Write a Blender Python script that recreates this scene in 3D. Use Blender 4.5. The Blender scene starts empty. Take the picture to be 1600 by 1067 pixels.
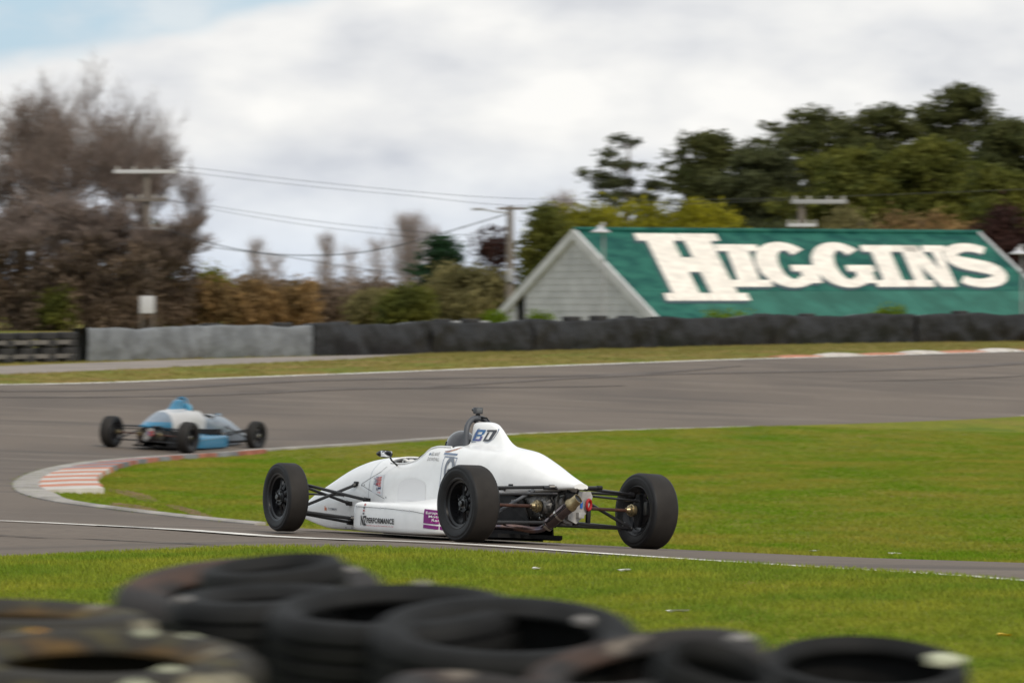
import bpy, bmesh, math, random
import numpy as np
from mathutils import Vector, Matrix, geometry
from mathutils.bvhtree import BVHTree
R = math.radians
random.seed(7); rng = np.random.default_rng(7)
scene = bpy.context.scene
COL = scene.collection

# ------------------------------------------------------------------ camera
CZ = 2.0; F = 8000.0; H0 = 450.0
cd = bpy.data.cameras.new('camera'); cam = bpy.data.objects.new('camera', cd); COL.objects.link(cam)
cam.location = (0, 0, CZ); cam.rotation_euler = (R(90), 0, 0)
cd.sensor_width = 36; cd.lens = 36 * F / 1600; cd.shift_y = -(533.5 - H0) / 1600
cd.clip_start = 0.5; cd.clip_end = 9000
cd.dof.use_dof = True; cd.dof.focus_distance = 38.4; cd.dof.aperture_fstop = 8.0; cd.dof.aperture_ratio = 0.28
scene.camera = cam
# ------------------------------------------------------------------ world
SUN_EL, SUN_AZ = R(42), R(152)          # azimuth clockwise from +Y
w = bpy.data.worlds.new('World'); scene.world = w; w.use_nodes = True
nt = w.node_tree; N = nt.nodes; L = nt.links; N.clear()
out = N.new('ShaderNodeOutputWorld'); bg = N.new('ShaderNodeBackground'); bg.inputs[1].default_value = 0.1
sky = N.new('ShaderNodeTexSky'); sky.sky_type = 'NISHITA'; sky.sun_disc = False
sky.sun_elevation = SUN_EL; sky.sun_rotation = SUN_AZ; sky.air_density = 1.0; sky.dust_density = 1.5
tc = N.new('ShaderNodeTexCoord')
def wmath(op, a, b=None, c=None):
    n = N.new('ShaderNodeMath'); n.operation = op
    for i, v in enumerate((a, b, c)):
        if v is None: continue
        if isinstance(v, (int, float)): n.inputs[i].default_value = v
        else: L.new(v, n.inputs[i])
    return n.outputs[0]
def wnoise(scale, detail, off=(0, 0, 0), st=(1, 1, 1.6), rough=0.5):
    m = N.new('ShaderNodeMapping'); m.inputs['Location'].default_value = off; m.inputs['Scale'].default_value = st
    L.new(tc.outputs['Generated'], m.inputs[0])
    n = N.new('ShaderNodeTexNoise'); n.inputs['Scale'].default_value = scale; n.inputs['Detail'].default_value = detail
    n.inputs['Roughness'].default_value = rough
    L.new(m.outputs[0], n.inputs['Vector']); return n.outputs['Fac']
def wramp(v, stops):
    r = N.new('ShaderNodeValToRGB'); L.new(v, r.inputs[0]); e = r.color_ramp.elements
    while len(e) < len(stops): e.new(0.5)
    for k, (p, c) in zip(e, stops): k.position = p; k.color = (*c, 1)
    return r.outputs[0]
sep = N.new('ShaderNodeSeparateXYZ'); L.new(tc.outputs['Generated'], sep.inputs[0])
# broad cloud banks: a wavy edge that climbs to the right, repeated round the sky by large noise
big = wnoise(11, 3, (1.3, 0.2, 0.6), (1, 1, 2.2), .45)
fine = wnoise(48, 5, (0.4, 2.1, 0.3), (1, 1, 1.7), .5)
shade = wnoise(22, 4, (2.7, 1.1, 5.2), (1, 1, 2.4), .5)
edge = wmath('ADD', wmath('MULTIPLY', sep.outputs['X'], -0.17), wmath('MULTIPLY', sep.outputs['Z'], 1.0))
edge = wmath('ADD', edge, wmath('MULTIPLY', wmath('SUBTRACT', big, 0.5), 0.022))
edge = wmath('ADD', edge, wmath('MULTIPLY', wmath('SUBTRACT', fine, 0.5), 0.014))
gapm = N.new('ShaderNodeMapRange'); gapm.inputs['From Min'].default_value = 0.0585; gapm.inputs['From Max'].default_value = 0.0625
gapm.interpolation_type = 'SMOOTHSTEP'
L.new(edge, gapm.inputs[0])
# the gaps close again higher up where broken cloud covers the sky
hi = wmath('GREATER_THAN', big, 0.0)
veil = N.new('ShaderNodeMapRange'); veil.inputs['From Min'].default_value = 0.38; veil.inputs['From Max'].default_value = 0.62
L.new(fine, veil.inputs[0])
topc = N.new('ShaderNodeMapRange'); topc.inputs['From Min'].default_value = 0.07; topc.inputs['From Max'].default_value = 0.2
topc.inputs['To Min'].default_value = 1.0; topc.inputs['To Max'].default_value = 0.35; L.new(sep.outputs['Z'], topc.inputs[0])
gap = wmath('MULTIPLY', wmath('MULTIPLY', gapm.outputs[0], topc.outputs[0]), wmath('SUBTRACT', 1.0, wmath('MULTIPLY', veil.outputs[0], 0.55)))
cloud = wramp(wmath('ADD', wmath('MULTIPLY', shade, .62), wmath('MULTIPLY', fine, .38)),
              [(0.34, (6.5, 6.7, 7.1)), (0.44, (7.9, 8.0, 8.15)), (0.53, (8.9, 8.9, 8.8)), (0.62, (9.9, 9.8, 9.5))])
lowd = N.new('ShaderNodeMapRange'); lowd.inputs['From Min'].default_value = 0.0; lowd.inputs['From Max'].default_value = 0.03
L.new(sep.outputs['Z'], lowd.inputs[0])
lowmix = N.new('ShaderNodeMix'); lowmix.data_type = 'RGBA'; lowmix.blend_type = 'MULTIPLY'
L.new(wmath('SUBTRACT', 1.0, lowd.outputs[0]), lowmix.inputs[0]); L.new(cloud, lowmix.inputs[6]); lowmix.inputs[7].default_value = (0.72, 0.80, 0.93, 1)
bluemix = N.new('ShaderNodeMix'); bluemix.data_type = 'RGBA'   # thin veil over the blue
bluemix.inputs[0].default_value = 0.82; L.new(sky.outputs[0], bluemix.inputs[6]); bluemix.inputs[7].default_value = (5.3, 7.1, 8.5, 1)
fin = N.new('ShaderNodeMix'); fin.data_type = 'RGBA'
L.new(gap, fin.inputs[0]); L.new(lowmix.outputs[2], fin.inputs[6]); L.new(bluemix.outputs[2], fin.inputs[7])
L.new(fin.outputs[2], bg.inputs[0]); L.new(bg.outputs[0], out.inputs[0])
# ------------------------------------------------------------------ sun
sl = bpy.data.lights.new('sun', 'SUN'); sl.energy = 2.0; sl.angle = R(11); sl.color = (1, .91, .78)
sun = bpy.data.objects.new('sun', sl); COL.objects.link(sun)
sd_ = Vector((math.sin(SUN_AZ) * math.cos(SUN_EL), math.cos(SUN_AZ) * math.cos(SUN_EL), math.sin(SUN_EL)))
sun.rotation_euler = sd_.to_track_quat('Z', 'Y').to_euler(); sun.location = (0, 0, 60)
scene.view_settings.view_transform = 'Standard'; scene.view_settings.look = 'None'
scene.view_settings.exposure = 0.0; scene.view_settings.gamma = 1.0
scene.render.engine = 'CYCLES'

# ------------------------------------------------------------------ helpers
def mat(name, col, rough=.6, metal=0, var=None, bump=None, col2=None, island=0, spec=None, coat=0, stretch=None):
    m = bpy.data.materials.new(name); m.use_nodes = True; t = m.node_tree; n = t.nodes; l = t.links
    p = n['Principled BSDF']; p.inputs['Base Color'].default_value = (*col, 1); p.inputs['Roughness'].default_value = rough
    p.inputs['Metallic'].default_value = metal
    if spec is not None: p.inputs['Specular IOR Level'].default_value = spec
    if coat: p.inputs['Coat Weight'].default_value = coat; p.inputs['Coat Roughness'].default_value = .08
    src = None
    if var or bump:
        tc = n.new('ShaderNodeTexCoord'); mp = n.new('ShaderNodeMapping'); l.new(tc.outputs['Object'], mp.inputs[0])
        if stretch: mp.inputs['Scale'].default_value = stretch
    if var:
        sc, amt = var[0], var[1]; det = var[2] if len(var) > 2 else 4
        nz = n.new('ShaderNodeTexNoise'); nz.inputs['Scale'].default_value = sc; nz.inputs['Detail'].default_value = det
        l.new(mp.outputs[0], nz.inputs['Vector'])
        rp = n.new('ShaderNodeValToRGB'); e = rp.color_ramp.elements
        c2 = col2 if col2 else tuple(c * (1 - amt) for c in col); c1 = col if col2 else tuple(min(1, c * (1 + amt)) for c in col)
        e[0].position = .36; e[1].position = .64; e[0].color = (*c2, 1); e[1].color = (*c1, 1)
        l.new(nz.outputs['Fac'], rp.inputs[0]); src = rp.outputs[0]
        if island:
            g = n.new('ShaderNodeNewGeometry'); mr = n.new('ShaderNodeMapRange'); l.new(g.outputs['Random Per Island'], mr.inputs[0])
            mr.inputs['To Min'].default_value = 1 - island; mr.inputs['To Max'].default_value = 1 + island
            hs = n.new('ShaderNodeHueSaturation'); l.new(mr.outputs[0], hs.inputs['Value']); l.new(src, hs.inputs['Color']); src = hs.outputs[0]
        l.new(src, p.inputs['Base Color'])
    if bump:
        nb = n.new('ShaderNodeTexNoise'); nb.inputs['Scale'].default_value = bump[0]; nb.inputs['Detail'].default_value = 5
        l.new(mp.outputs[0], nb.inputs['Vector']); bp = n.new('ShaderNodeBump'); bp.inputs['Strength'].default_value = bump[1]
        bp.inputs['Distance'].default_value = bump[2] if len(bump) > 2 else .01
        l.new(nb.outputs['Fac'], bp.inputs['Height']); l.new(bp.outputs[0], p.inputs['Normal'])
    return m
def leafy(m, amt=.35):
    t = m.node_tree; n = t.nodes; l = t.links; p = n['Principled BSDF']; o = n['Material Output']; tr = n.new('ShaderNodeBsdfTranslucent'); mx = n.new('ShaderNodeMixShader'); mx.inputs[0].default_value = amt
    if p.inputs['Base Color'].is_linked: l.new(p.inputs['Base Color'].links[0].from_socket, tr.inputs[0])
    l.new(p.outputs[0], mx.inputs[1]); l.new(tr.outputs[0], mx.inputs[2]); l.new(mx.outputs[0], o.inputs[0]); return m
def multi(name, layers, rough=.9, bump=None, spec=.3):
    """layers: first colour, then (colour, noise scale, lo, hi, stretch) mixed over it in world space"""
    m = bpy.data.materials.new(name); m.use_nodes = True; t = m.node_tree; n = t.nodes; l = t.links
    p = n['Principled BSDF']; p.inputs['Roughness'].default_value = rough; p.inputs['Specular IOR Level'].default_value = spec
    tc = n.new('ShaderNodeTexCoord'); cur = None
    for i, ly in enumerate(layers):
        if i == 0:
            r = n.new('ShaderNodeRGB'); r.outputs[0].default_value = (*ly, 1); cur = r.outputs[0]; continue
        c, sc, lo, hi, st = ly
        mp = n.new('ShaderNodeMapping'); mp.inputs['Scale'].default_value = st; mp.inputs['Location'].default_value = (i * 7.3, i * 3.1, 0)
        if len(st) and isinstance(st, tuple): l.new(tc.outputs['Object'], mp.inputs[0])
        nz = n.new('ShaderNodeTexNoise'); nz.inputs['Scale'].default_value = sc; nz.inputs['Detail'].default_value = 5
        l.new(mp.outputs[0], nz.inputs['Vector']); mr = n.new('ShaderNodeMapRange'); mr.inputs['From Min'].default_value = lo; mr.inputs['From Max'].default_value = hi
        l.new(nz.outputs['Fac'], mr.inputs[0]); mx = n.new('ShaderNodeMix'); mx.data_type = 'RGBA'
        l.new(mr.outputs[0], mx.inputs[0]); l.new(cur, mx.inputs[6]); mx.inputs[7].default_value = (*c, 1); cur = mx.outputs[2]
    l.new(cur, p.inputs['Base Color'])
    if bump:
        nb = n.new('ShaderNodeTexNoise'); nb.inputs['Scale'].default_value = bump[0]; nb.inputs['Detail'].default_value = 6
        l.new(tc.outputs['Object'], nb.inputs['Vector']); bp = n.new('ShaderNodeBump'); bp.inputs['Strength'].default_value = bump[1]; bp.inputs['Distance'].default_value = bump[2]
        l.new(nb.outputs['Fac'], bp.inputs['Height']); l.new(bp.outputs[0], p.inputs['Normal'])
    return m

def link(name, me, m=None, parent=None, smooth=False):
    o = bpy.data.objects.new(name, me); COL.objects.link(o)
    if m is not None:
        me.materials.clear()
        for q in (m if isinstance(m, (list, tuple)) else [m]): me.materials.append(q)
    if parent is not None: o.parent = parent
    if smooth: me.shade_smooth()
    return o
def tag(o, label=None, cat=None, group=None, kind=None):
    if label: o['label'] = label
    if cat: o['category'] = cat
    if group: o['group'] = group
    if kind: o['kind'] = kind
    return o
def empty(name, label, cat, loc=(0, 0, 0), rot=(0, 0, 0), group=None):
    o = bpy.data.objects.new(name, None); COL.objects.link(o); o.location = loc; o.rotation_euler = rot
    o.empty_display_size = .2
    return tag(o, label, cat, group)
def npmesh(name, V, Fc):
    me = bpy.data.meshes.new(name); V = np.asarray(V, dtype=np.float32); Fc = np.asarray(Fc, dtype=np.int32); k = Fc.shape[1]
    me.vertices.add(len(V)); me.vertices.foreach_set('co', V.ravel())
    me.loops.add(Fc.size); me.loops.foreach_set('vertex_index', Fc.ravel())
    me.polygons.add(len(Fc)); me.polygons.foreach_set('loop_start', np.arange(0, Fc.size, k, dtype=np.int32))
    me.polygons.foreach_set('loop_total', np.full(len(Fc), k, dtype=np.int32)); me.update(calc_edges=True); me.validate(); return me

class MB:
    def __init__(s): s.v = []; s.f = []; s.mi = []
    def add(s, v, f, mi=0):
        b = len(s.v); s.v += [tuple(q) for q in v]; s.f += [tuple(b + i for i in q) for q in f]; s.mi += [mi] * len(f); return s
    def box(s, c, d, rot=None, bev=0, mi=0):
        hx, hy, hz = d[0] / 2, d[1] / 2, d[2] / 2; c = Vector(c)
        if bev <= 0:
            v = [Vector((x * hx, y * hy, z * hz)) for x in (-1, 1) for y in (-1, 1) for z in (-1, 1)]
            f = [(0, 1, 3, 2), (4, 6, 7, 5), (0, 4, 5, 1), (2, 3, 7, 6), (0, 2, 6, 4), (1, 5, 7, 3)]
        else:
            bm = bmesh.new(); bmesh.ops.create_cube(bm, size=1)
            for q in bm.verts: q.co = Vector((q.co.x * d[0], q.co.y * d[1], q.co.z * d[2]))
            bmesh.ops.bevel(bm, geom=bm.edges[:], offset=bev, segments=2, affect='EDGES', profile=.6)
            bm.verts.index_update(); v = [q.co.copy() for q in bm.verts]; f = [[q.index for q in fc.verts] for fc in bm.faces]; bm.free()
        if rot is not None: v = [rot @ q for q in v]
        return s.add([q + c for q in v], f, mi)
    def tube(s, pts, rad, n=8, cap=True, mi=0, flat=1.0):
        P = [Vector(p) for p in pts]; rr = rad if isinstance(rad, (list, tuple)) else [rad] * len(P); v = []; f = []
        up = None
        for i, p in enumerate(P):
            t = (P[min(i + 1, len(P) - 1)] - P[max(i - 1, 0)]).normalized()
            if up is None:
                a = Vector((0, 0, 1)) if abs(t.z) < .9 else Vector((1, 0, 0)); a = (a - t * a.dot(t)).normalized()
            else: a = (up - t * up.dot(t)); a = a.normalized() if a.length > 1e-6 else up
            up = a; b = t.cross(a)
            for k in range(n):
                q = 2 * math.pi * k / n; v.append(p + a * (math.cos(q) * rr[i]) + b * (math.sin(q) * rr[i] * flat))
        for i in range(len(P) - 1):
            for k in range(n): f.append((i * n + k, i * n + (k + 1) % n, (i + 1) * n + (k + 1) % n, (i + 1) * n + k))
        if cap: f.append(tuple(range(n - 1, -1, -1))); f.append(tuple((len(P) - 1) * n + k for k in range(n)))
        return s.add(v, f, mi)
    def lathe(s, prof, n=32, c=(0, 0, 0), axis='y', closed=False, mi=0, rot=None):
        """prof: list of (radius, along)"""
        v = []; f = []; m = len(prof); c = Vector(c)
        for k in range(n):
            q = 2 * math.pi * k / n; cs, sn = math.cos(q), math.sin(q)
            for r, a in prof:
                p = {'y': (r * cs, a, r * sn), 'x': (a, r * cs, r * sn), 'z': (r * cs, r * sn, a)}[axis]
                p = Vector(p); v.append((rot @ p if rot else p) + c)
        for k in range(n):
            k2 = (k + 1) % n
            for i in range(m if closed else m - 1):
                j = (i + 1) % m; f.append((k * m + i, k * m + j, k2 * m + j, k2 * m + i))
        return s.add(v, f, mi)
    def loft(s, rings, closed=True, caps=(True, True), mi=0):
        n = len(rings[0]); v = [p for r in rings for p in r]; f = []
        for i in range(len(rings) - 1):
            for k in range(n if closed else n - 1): f.append((i * n + k, i * n + (k + 1) % n, (i + 1) * n + (k + 1) % n, (i + 1) * n + k))
        if caps[0]: f.append(tuple(range(n - 1, -1, -1)))
        if caps[1]: f.append(tuple((len(rings) - 1) * n + k for k in range(n)))
        return s.add(v, f, mi)
    def build(s, name, m, parent=None, smooth=True, angle=35):
        me = bpy.data.meshes.new(name); me.from_pydata(s.v, [], s.f)
        bm = bmesh.new(); bm.from_mesh(me); bmesh.ops.recalc_face_normals(bm, faces=bm.faces[:]); bm.to_mesh(me); bm.free()
        o = link(name, me, m, parent)
        if isinstance(m, (list, tuple)) and len(m) > 1: me.polygons.foreach_set('material_index', s.mi)
        if smooth:
            me.shade_smooth()
            try: me.set_sharp_from_angle(angle=R(angle))
            except Exception: pass
        return o
def pchip(x, y, xi):
    x = np.asarray(x, float); y = np.asarray(y, float); h = np.diff(x); d = np.diff(y) / h; m = np.zeros_like(y)
    for i in range(1, len(x) - 1):
        if d[i - 1] * d[i] > 0:
            w1 = 2 * h[i] + h[i - 1]; w2 = h[i] + 2 * h[i - 1]; m[i] = (w1 + w2) / (w1 / d[i - 1] + w2 / d[i])
    m[0] = d[0]; m[-1] = d[-1]
    k = np.clip(np.searchsorted(x, xi) - 1, 0, len(x) - 2); t = (xi - x[k]) / h[k]
    return ((1 + 2 * t) * (1 - t) ** 2) * y[k] + t * (1 - t) ** 2 * h[k] * m[k] + t * t * (3 - 2 * t) * y[k + 1] + t * t * (t - 1) * h[k] * m[k + 1]
def catmull(P, n=8, closed=False):
    P = [np.array(p, float) for p in P]; o = []; m = len(P)
    for i in range(m if closed else m - 1):
        g = lambda j: P[j % m] if closed else P[max(0, min(m - 1, j))]
        a, b, c, d = g(i - 1), g(i), g(i + 1), g(i + 2)
        for k in range(n):
            t = k / n; o.append(.5 * ((2 * b) + (-a + c) * t + (2 * a - 5 * b + 4 * c - d) * t * t + (-a + 3 * b - 3 * c + d) * t ** 3))
    if not closed: o.append(P[-1])
    return o

# ------------------------------------------------------------------ terrain height
TH = R(32)
RLc = np.array([-.335, 37.7, .129]); TR = 1.576; WB = 2.71
RRc = RLc + np.array([TR * math.cos(TH), TR * math.sin(TH), -.094]); FLc = RLc + np.array([-WB * math.sin(TH), WB * math.cos(TH), -.029])
FRc = FLc + (RRc - RLc)
def up_(u, v, D): return ((u - 800) * D / F, D, CZ - (v - H0) * D / F)
ctrl = [tuple(RLc), tuple(RRc), tuple(FLc), tuple(FRc)]
ctrl += [up_(*q) for q in [(0, 814, 43.2), (380, 836, 39.6), (1330, 890, 32.8), (1500, 900, 31.8), (0, 872, 36.5), (400, 856, 35.7), (700, 862, 35.2),
    (1550, 1067, 24.5), (1600, 882, 44.5), (1008, 856, 49.6), (692, 838, 52.8), (380, 818, 56), (130, 792, 60), (45, 774, 65), (18, 759, 70), (66, 738, 78),
    (147, 725, 84), (262, 713, 91), (420, 702, 95), (640, 688, 99), (970, 672, 107), (1600, 650, 121),
    (0, 601, 120), (800, 574, 132), (1140, 562, 139), (1600, 549, 150), (0, 567, 140), (470, 556, 150), (800, 549, 157), (1600, 533, 172)]]
ctrl += [(-5.9, 93, -1.0), (-7.37, 93.7, -.90), (-4.66, 95.5, -.985), (3.5, 75, -.9), (8, 85, -1.0), (0, 80, -.93),
    (-22, 72, -.3), (-26, 95, -.4), (-20, 115, -.2), (30, 140, -.8), (16, 60, -.8), (30, 200, .3), (0, 200, .22), (-30, 200, .1), (60, 200, .3), (0, 250, .2), (-20, 262, 0), (50, 300, .3), (-60, 300, .05),
    (0, 420, .1), (-120, 120, 0), (120, 100, -.3), (140, 420, 0), (-140, 420, 0), (0, 12, .1), (-6, 12, .1), (6, 12, .1), (10, 22, .1), (-10, 24, .1), (0, 0, .1), (0, -40, .1), (-60, 0, .1), (60, 0, .1), (140, -40, 0), (-140, -40, 0)]
C_ = np.array(ctrl); SCL = 50.0
def tps(r2): return np.where(r2 > 1e-12, .5 * r2 * np.log(np.maximum(r2, 1e-12)), 0)
_n = len(C_); XY = C_[:, :2] / SCL
K_ = tps(((XY[:, None] - XY[None]) ** 2).sum(-1)) + np.eye(_n) * 2e-5
P_ = np.hstack([np.ones((_n, 1)), XY]); A_ = np.block([[K_, P_], [P_.T, np.zeros((3, 3))]])
W_ = np.linalg.solve(A_, np.concatenate([C_[:, 2], np.zeros(3)]))
def zt(x, y):
    x = np.atleast_1d(np.asarray(x, float)); y = np.atleast_1d(np.asarray(y, float))
    xc = np.clip(x, -140, 140); yc = np.clip(y, -40, 420); q = np.stack([xc, yc], -1) / SCL; o = np.empty(len(q))
    for i in range(0, len(q), 20000):
        c = q[i:i + 20000]; o[i:i + 20000] = tps(((c[:, None] - XY[None]) ** 2).sum(-1)) @ W_[:_n] + W_[_n] + c @ W_[_n + 1:]
    return o
def z1(x, y): return float(zt(x, y)[0])
def gp(u, v, d0=8, d1=400):
    """the point of the terrain that lies on a viewing ray (first crossing beyond d0)"""
    D = np.linspace(d0, d1, 6000); X = (u - 800) * D / F; Z = CZ - (v - H0) * D / F; g = zt(X, D); k = np.nonzero(Z < g)[0]
    i = k[0] if len(k) else len(D) - 1
    return (X[i], D[i])

# ------------------------------------------------------------------ plan curves
lineP = lambda t: (-.32 - .53 * t, 36.8 + .85 * t)
innP = lambda t: (6.5 - .53 * t, 41.2 + .85 * t)
def pd(u, D): return ((u - 800) * D / F, D)
apex = catmull([innP(-16), innP(-6), innP(3.9), innP(9.8), innP(13.6), pd(380, 56), pd(130, 60.5), pd(45, 65), pd(24, 70), pd(38, 75), pd(75, 80), pd(147, 85.5), pd(262, 91), pd(420, 95), pd(640, 99), pd(970, 107), pd(1600, 121), (30, 150), (64, 200)], 8)
infield = [tuple(p) for p in apex] + [(110, 200), (110, 20)]
nearline = [lineP(t) for t in (-28, -20, -12, -8, -4.7)]
near_edge = catmull([lineP(-5.4), pd(1100, 34.0), pd(700, 35.4), pd(400, 35.9), pd(200, 36.2), pd(0, 36.6), (-10, 38), (-25, 45), (-38, 70), (-40, 100), (-30, 116), (-20, 117)], 6)
far_line = catmull([(-20, 117), pd(0, 120), pd(400, 126), pd(800, 132), pd(1140, 139), pd(1600, 150), (40, 180), (80, 230)], 8)
asphalt = nearline + [tuple(p) for p in near_edge] + [tuple(p) for p in far_line[1:]] + [(108, 232), (108, 12)]
path = [gp(u, v, 110) for u, v in [(0, 572), (240, 563), (470, 557), (640, 552.5), (690, 552), (560, 561), (240, 575), (0, 585)]]
path = [(path[0][0] - 30, path[0][1] - 6)] + path + [(path[-1][0] - 30, path[-1][1] - 4)]
def inside(pts, poly):
    x, y = pts[:, 0], pts[:, 1]; c = np.zeros(len(pts), bool); j = len(poly) - 1
    for i in range(len(poly)):
        xi, yi = poly[i]; xj, yj = poly[j]
        if yi != yj: c ^= ((yi > y) != (yj > y)) & (x < (xj - xi) * (y - yi) / (yj - yi) + xi)
        j = i
    return c
def densify(poly, d=1.5):
    o = []
    for i in range(len(poly)):
        a = np.array(poly[i]); b = np.array(poly[(i + 1) % len(poly)]); k = max(1, int(np.linalg.norm(b - a) / (d if np.linalg.norm(b - a) < 60 else 12)))
        for q in range(k): o.append(tuple(a + (b - a) * q / k))
    return o
def grid(x0, x1, y0, y1, s): return [(x, y) for x in np.arange(x0, x1, s) for y in np.arange(y0, y1, s)]
pts = []; edges = []
for poly in (infield, asphalt, path):
    q = densify(poly); b = len(pts); pts += q; edges += [(b + i, b + (i + 1) % len(q)) for i in range(len(q))]
gpnts = [p for p in grid(-22.3, 22, 8.2, 205, 1.25)] + [p for p in grid(-110.7, 112, -40, 420, 7.1) if not (-23 < p[0] < 22.5 and 7 < p[1] < 206)]
gpnts += [p for p in grid(-3000, 3001, -2000, 4001, 400) if not (-140 < p[0] < 140 and -45 < p[1] < 425)]
gpnts += [p for p in grid(-500, 501, -200, 800, 60) if not (-111 < p[0] < 112 and -41 < p[1] < 421)]
pts += gpnts
res = geometry.delaunay_2d_cdt([Vector(p) for p in pts], edges, [], 0, 1e-5)
rv = np.array([(v.x, v.y) for v in res[0]]); rf = np.array([f for f in res[2] if len(f) == 3])
rz = zt(rv[:, 0], rv[:, 1]); cen = rv[rf].mean(1)
i_in = inside(cen, infield); i_as = inside(cen, asphalt) & ~i_in; i_pa = inside(cen, path) & ~i_as & ~i_in; i_far = ~(i_as | i_in | i_pa)
G1, G2, GB = (.165, .185, .012), (.215, .205, .018), (.23, .165, .045)
m_grass = multi('grass_ground', [G1, ((.10, .155, .008), .55, .46, .66, (1, .45, 1)), (G2, .9, .45, .65, (1, .5, 1)), (GB, .35, .55, .78, (1, .7, 1)), ((.09, .10, .01), 6, .5, .75, (1, 1, 1))], .95, (60, .5, .03), .15)
m_verge = multi('grass_verge', [(.19, .17, .03), ((.24, .16, .05), .5, .45, .6, (1, 1, 1)), ((.13, .16, .02), .35, .5, .62, (1, 1, 1))], .95, (40, .5, .03), .15)
m_asph = multi('asphalt', [(.150, .119, .094), ((.110, .088, .072), .22, .44, .62, (1.0, .35, 1)), ((.185, .15, .12), .6, .52, .72, (.5, 1.3, 1)), ((.115, .092, .075), 9, .5, .75, (1, 1, 1)), ((.095, .078, .065), .35, .56, .7, (.35, 2.2, 1))], .85, (120, .35, .01), .35)
m_path = multi('path_surface', [(.27, .23, .20), ((.21, .185, .165), .5, .45, .65, (1, 1, 1))], .9, (60, .3, .01))
def submesh(name, sel, m):
    f = rf[sel]; u, inv = np.unique(f, return_inverse=True); V = np.column_stack([rv[u], rz[u]])
    f = inv.reshape(f.shape); a = V[f[:, 1]] - V[f[:, 0]]; b = V[f[:, 2]] - V[f[:, 0]]; flip = (a[:, 0] * b[:, 1] - a[:, 1] * b[:, 0]) < 0
    f[flip] = f[flip][:, ::-1]
    o = link(name, npmesh(name, V, f), m, None, True); return tag(o, kind='structure')
tag(submesh('infield_grass', i_in, m_grass), 'green grass infield inside the hairpin bend')
tag(submesh('race_track', i_as, m_asph), 'brown grey asphalt race track bending round the grass infield')
tag(submesh('service_path', i_pa, m_path), 'pale strip of service path along the foot of the grey barrier')
cy = cen[:, 1]; near_s = i_far & (cy < 60)
tag(submesh('near_grass', near_s, m_grass), 'green grass between the tyres and the track')
tag(submesh('ground', i_far & ~near_s, m_verge), 'dry yellowish grass verge and land beyond the track')

def strip(name, poly, wd, m, off=.007, label=None, step=.6, y0=None):
    P = [np.array(p, float) for p in poly]; Q = []
    for a, b in zip(P[:-1], P[1:]):
        k = max(1, int(np.linalg.norm(b - a) / step)); Q += [a + (b - a) * i / k for i in range(k)]
    Q.append(P[-1]); Q = np.array(Q); T = np.gradient(Q, axis=0); T /= np.linalg.norm(T, axis=1)[:, None]; Nn = np.column_stack([-T[:, 1], T[:, 0]])
    if callable(wd): ww = np.array([wd(i / len(Q)) for i in range(len(Q))])[:, None]
    else: ww = wd
    A = Q + Nn * ww / 2; B = Q - Nn * ww / 2; V = np.concatenate([np.column_stack([A, zt(A[:, 0], A[:, 1]) + off]), np.column_stack([B, zt(B[:, 0], B[:, 1]) + off])]); n = len(Q)
    Fc = [(i, i + 1, n + i + 1, n + i) for i in range(n - 1)]
    o = link(name, npmesh(name, V, Fc), m, None, True); return tag(o, label, kind='structure')
m_paint = mat('road_paint', (.78, .75, .70), .7, var=(3, .18))
m_paint2 = mat('worn_road_paint', (.55, .52, .48), .8, var=(1.2, .25), col2=(.33, .29, .26))
strip('edge_line', [lineP(t) for t in np.linspace(-6.6, 30, 30)], .11, m_paint, label='white painted line along the near edge of the track')
strip('outer_edge_line', far_line, .24, m_paint, label='white line along the far edge of the track')
ap = [tuple(p) for p in apex]
strip('inner_edge_line', [p for p in ap if p[1] > 94.5 and p[1] < 112], lambda t: .42 * (1 - .6 * t), m_paint2, label='worn white line where the far track edge meets the infield grass')
strip('inner_edge_line', [p for p in ap if 119.5 < p[1] < 135], .25, m_paint2, label='short white line at the right end of the infield edge')

m_skid = mat('rubber_streak', (.105, .084, .070), .85, var=(1.5, .12)); m_crack = mat('crack_filler', (.03, .028, .026), .9)
for (f0, f1, o, wv) in ((.05, .55, 2.6, .55), (.2, .95, 4.4, .8), (.0, .42, 5.6, .4), (.5, 1.0, 7.4, .5)):
    n_ = len(far_line); q = [np.array(p) for p in far_line[int(n_ * f0):int(n_ * f1)]]; t_ = np.gradient(np.array(q), axis=0); t_ /= np.linalg.norm(t_, axis=1)[:, None]
    strip('rubber_streak', [tuple(p + np.array([d[1], -d[0]]) * (o + .7 * math.sin(i * .35))) for i, (p, d) in enumerate(zip(q, t_))], lambda t, w_=wv: w_ * math.sin(math.pi * min(.999, t + .001)) ** .5 + .02, m_skid, off=.010, label='faint darker rubber streak following the far side of the track')
for pp, ww in (([(-120, 832), (-40, 836), (20, 838.5), (70, 841.5), (110, 842.5), (165, 844.5), (230, 848), (290, 850), (345, 852.5)], .05), ([(150, 822), (190, 824), (240, 826)], .04)):
    strip('crack', [gp(u, v, 30) for u, v in pp], lambda t, w_=ww: w_ * (.6 + .5 * math.sin(t * 37) * math.sin(t * 11)), m_crack, off=.008, label='dark meandering crack in the near asphalt', step=.15)

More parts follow.
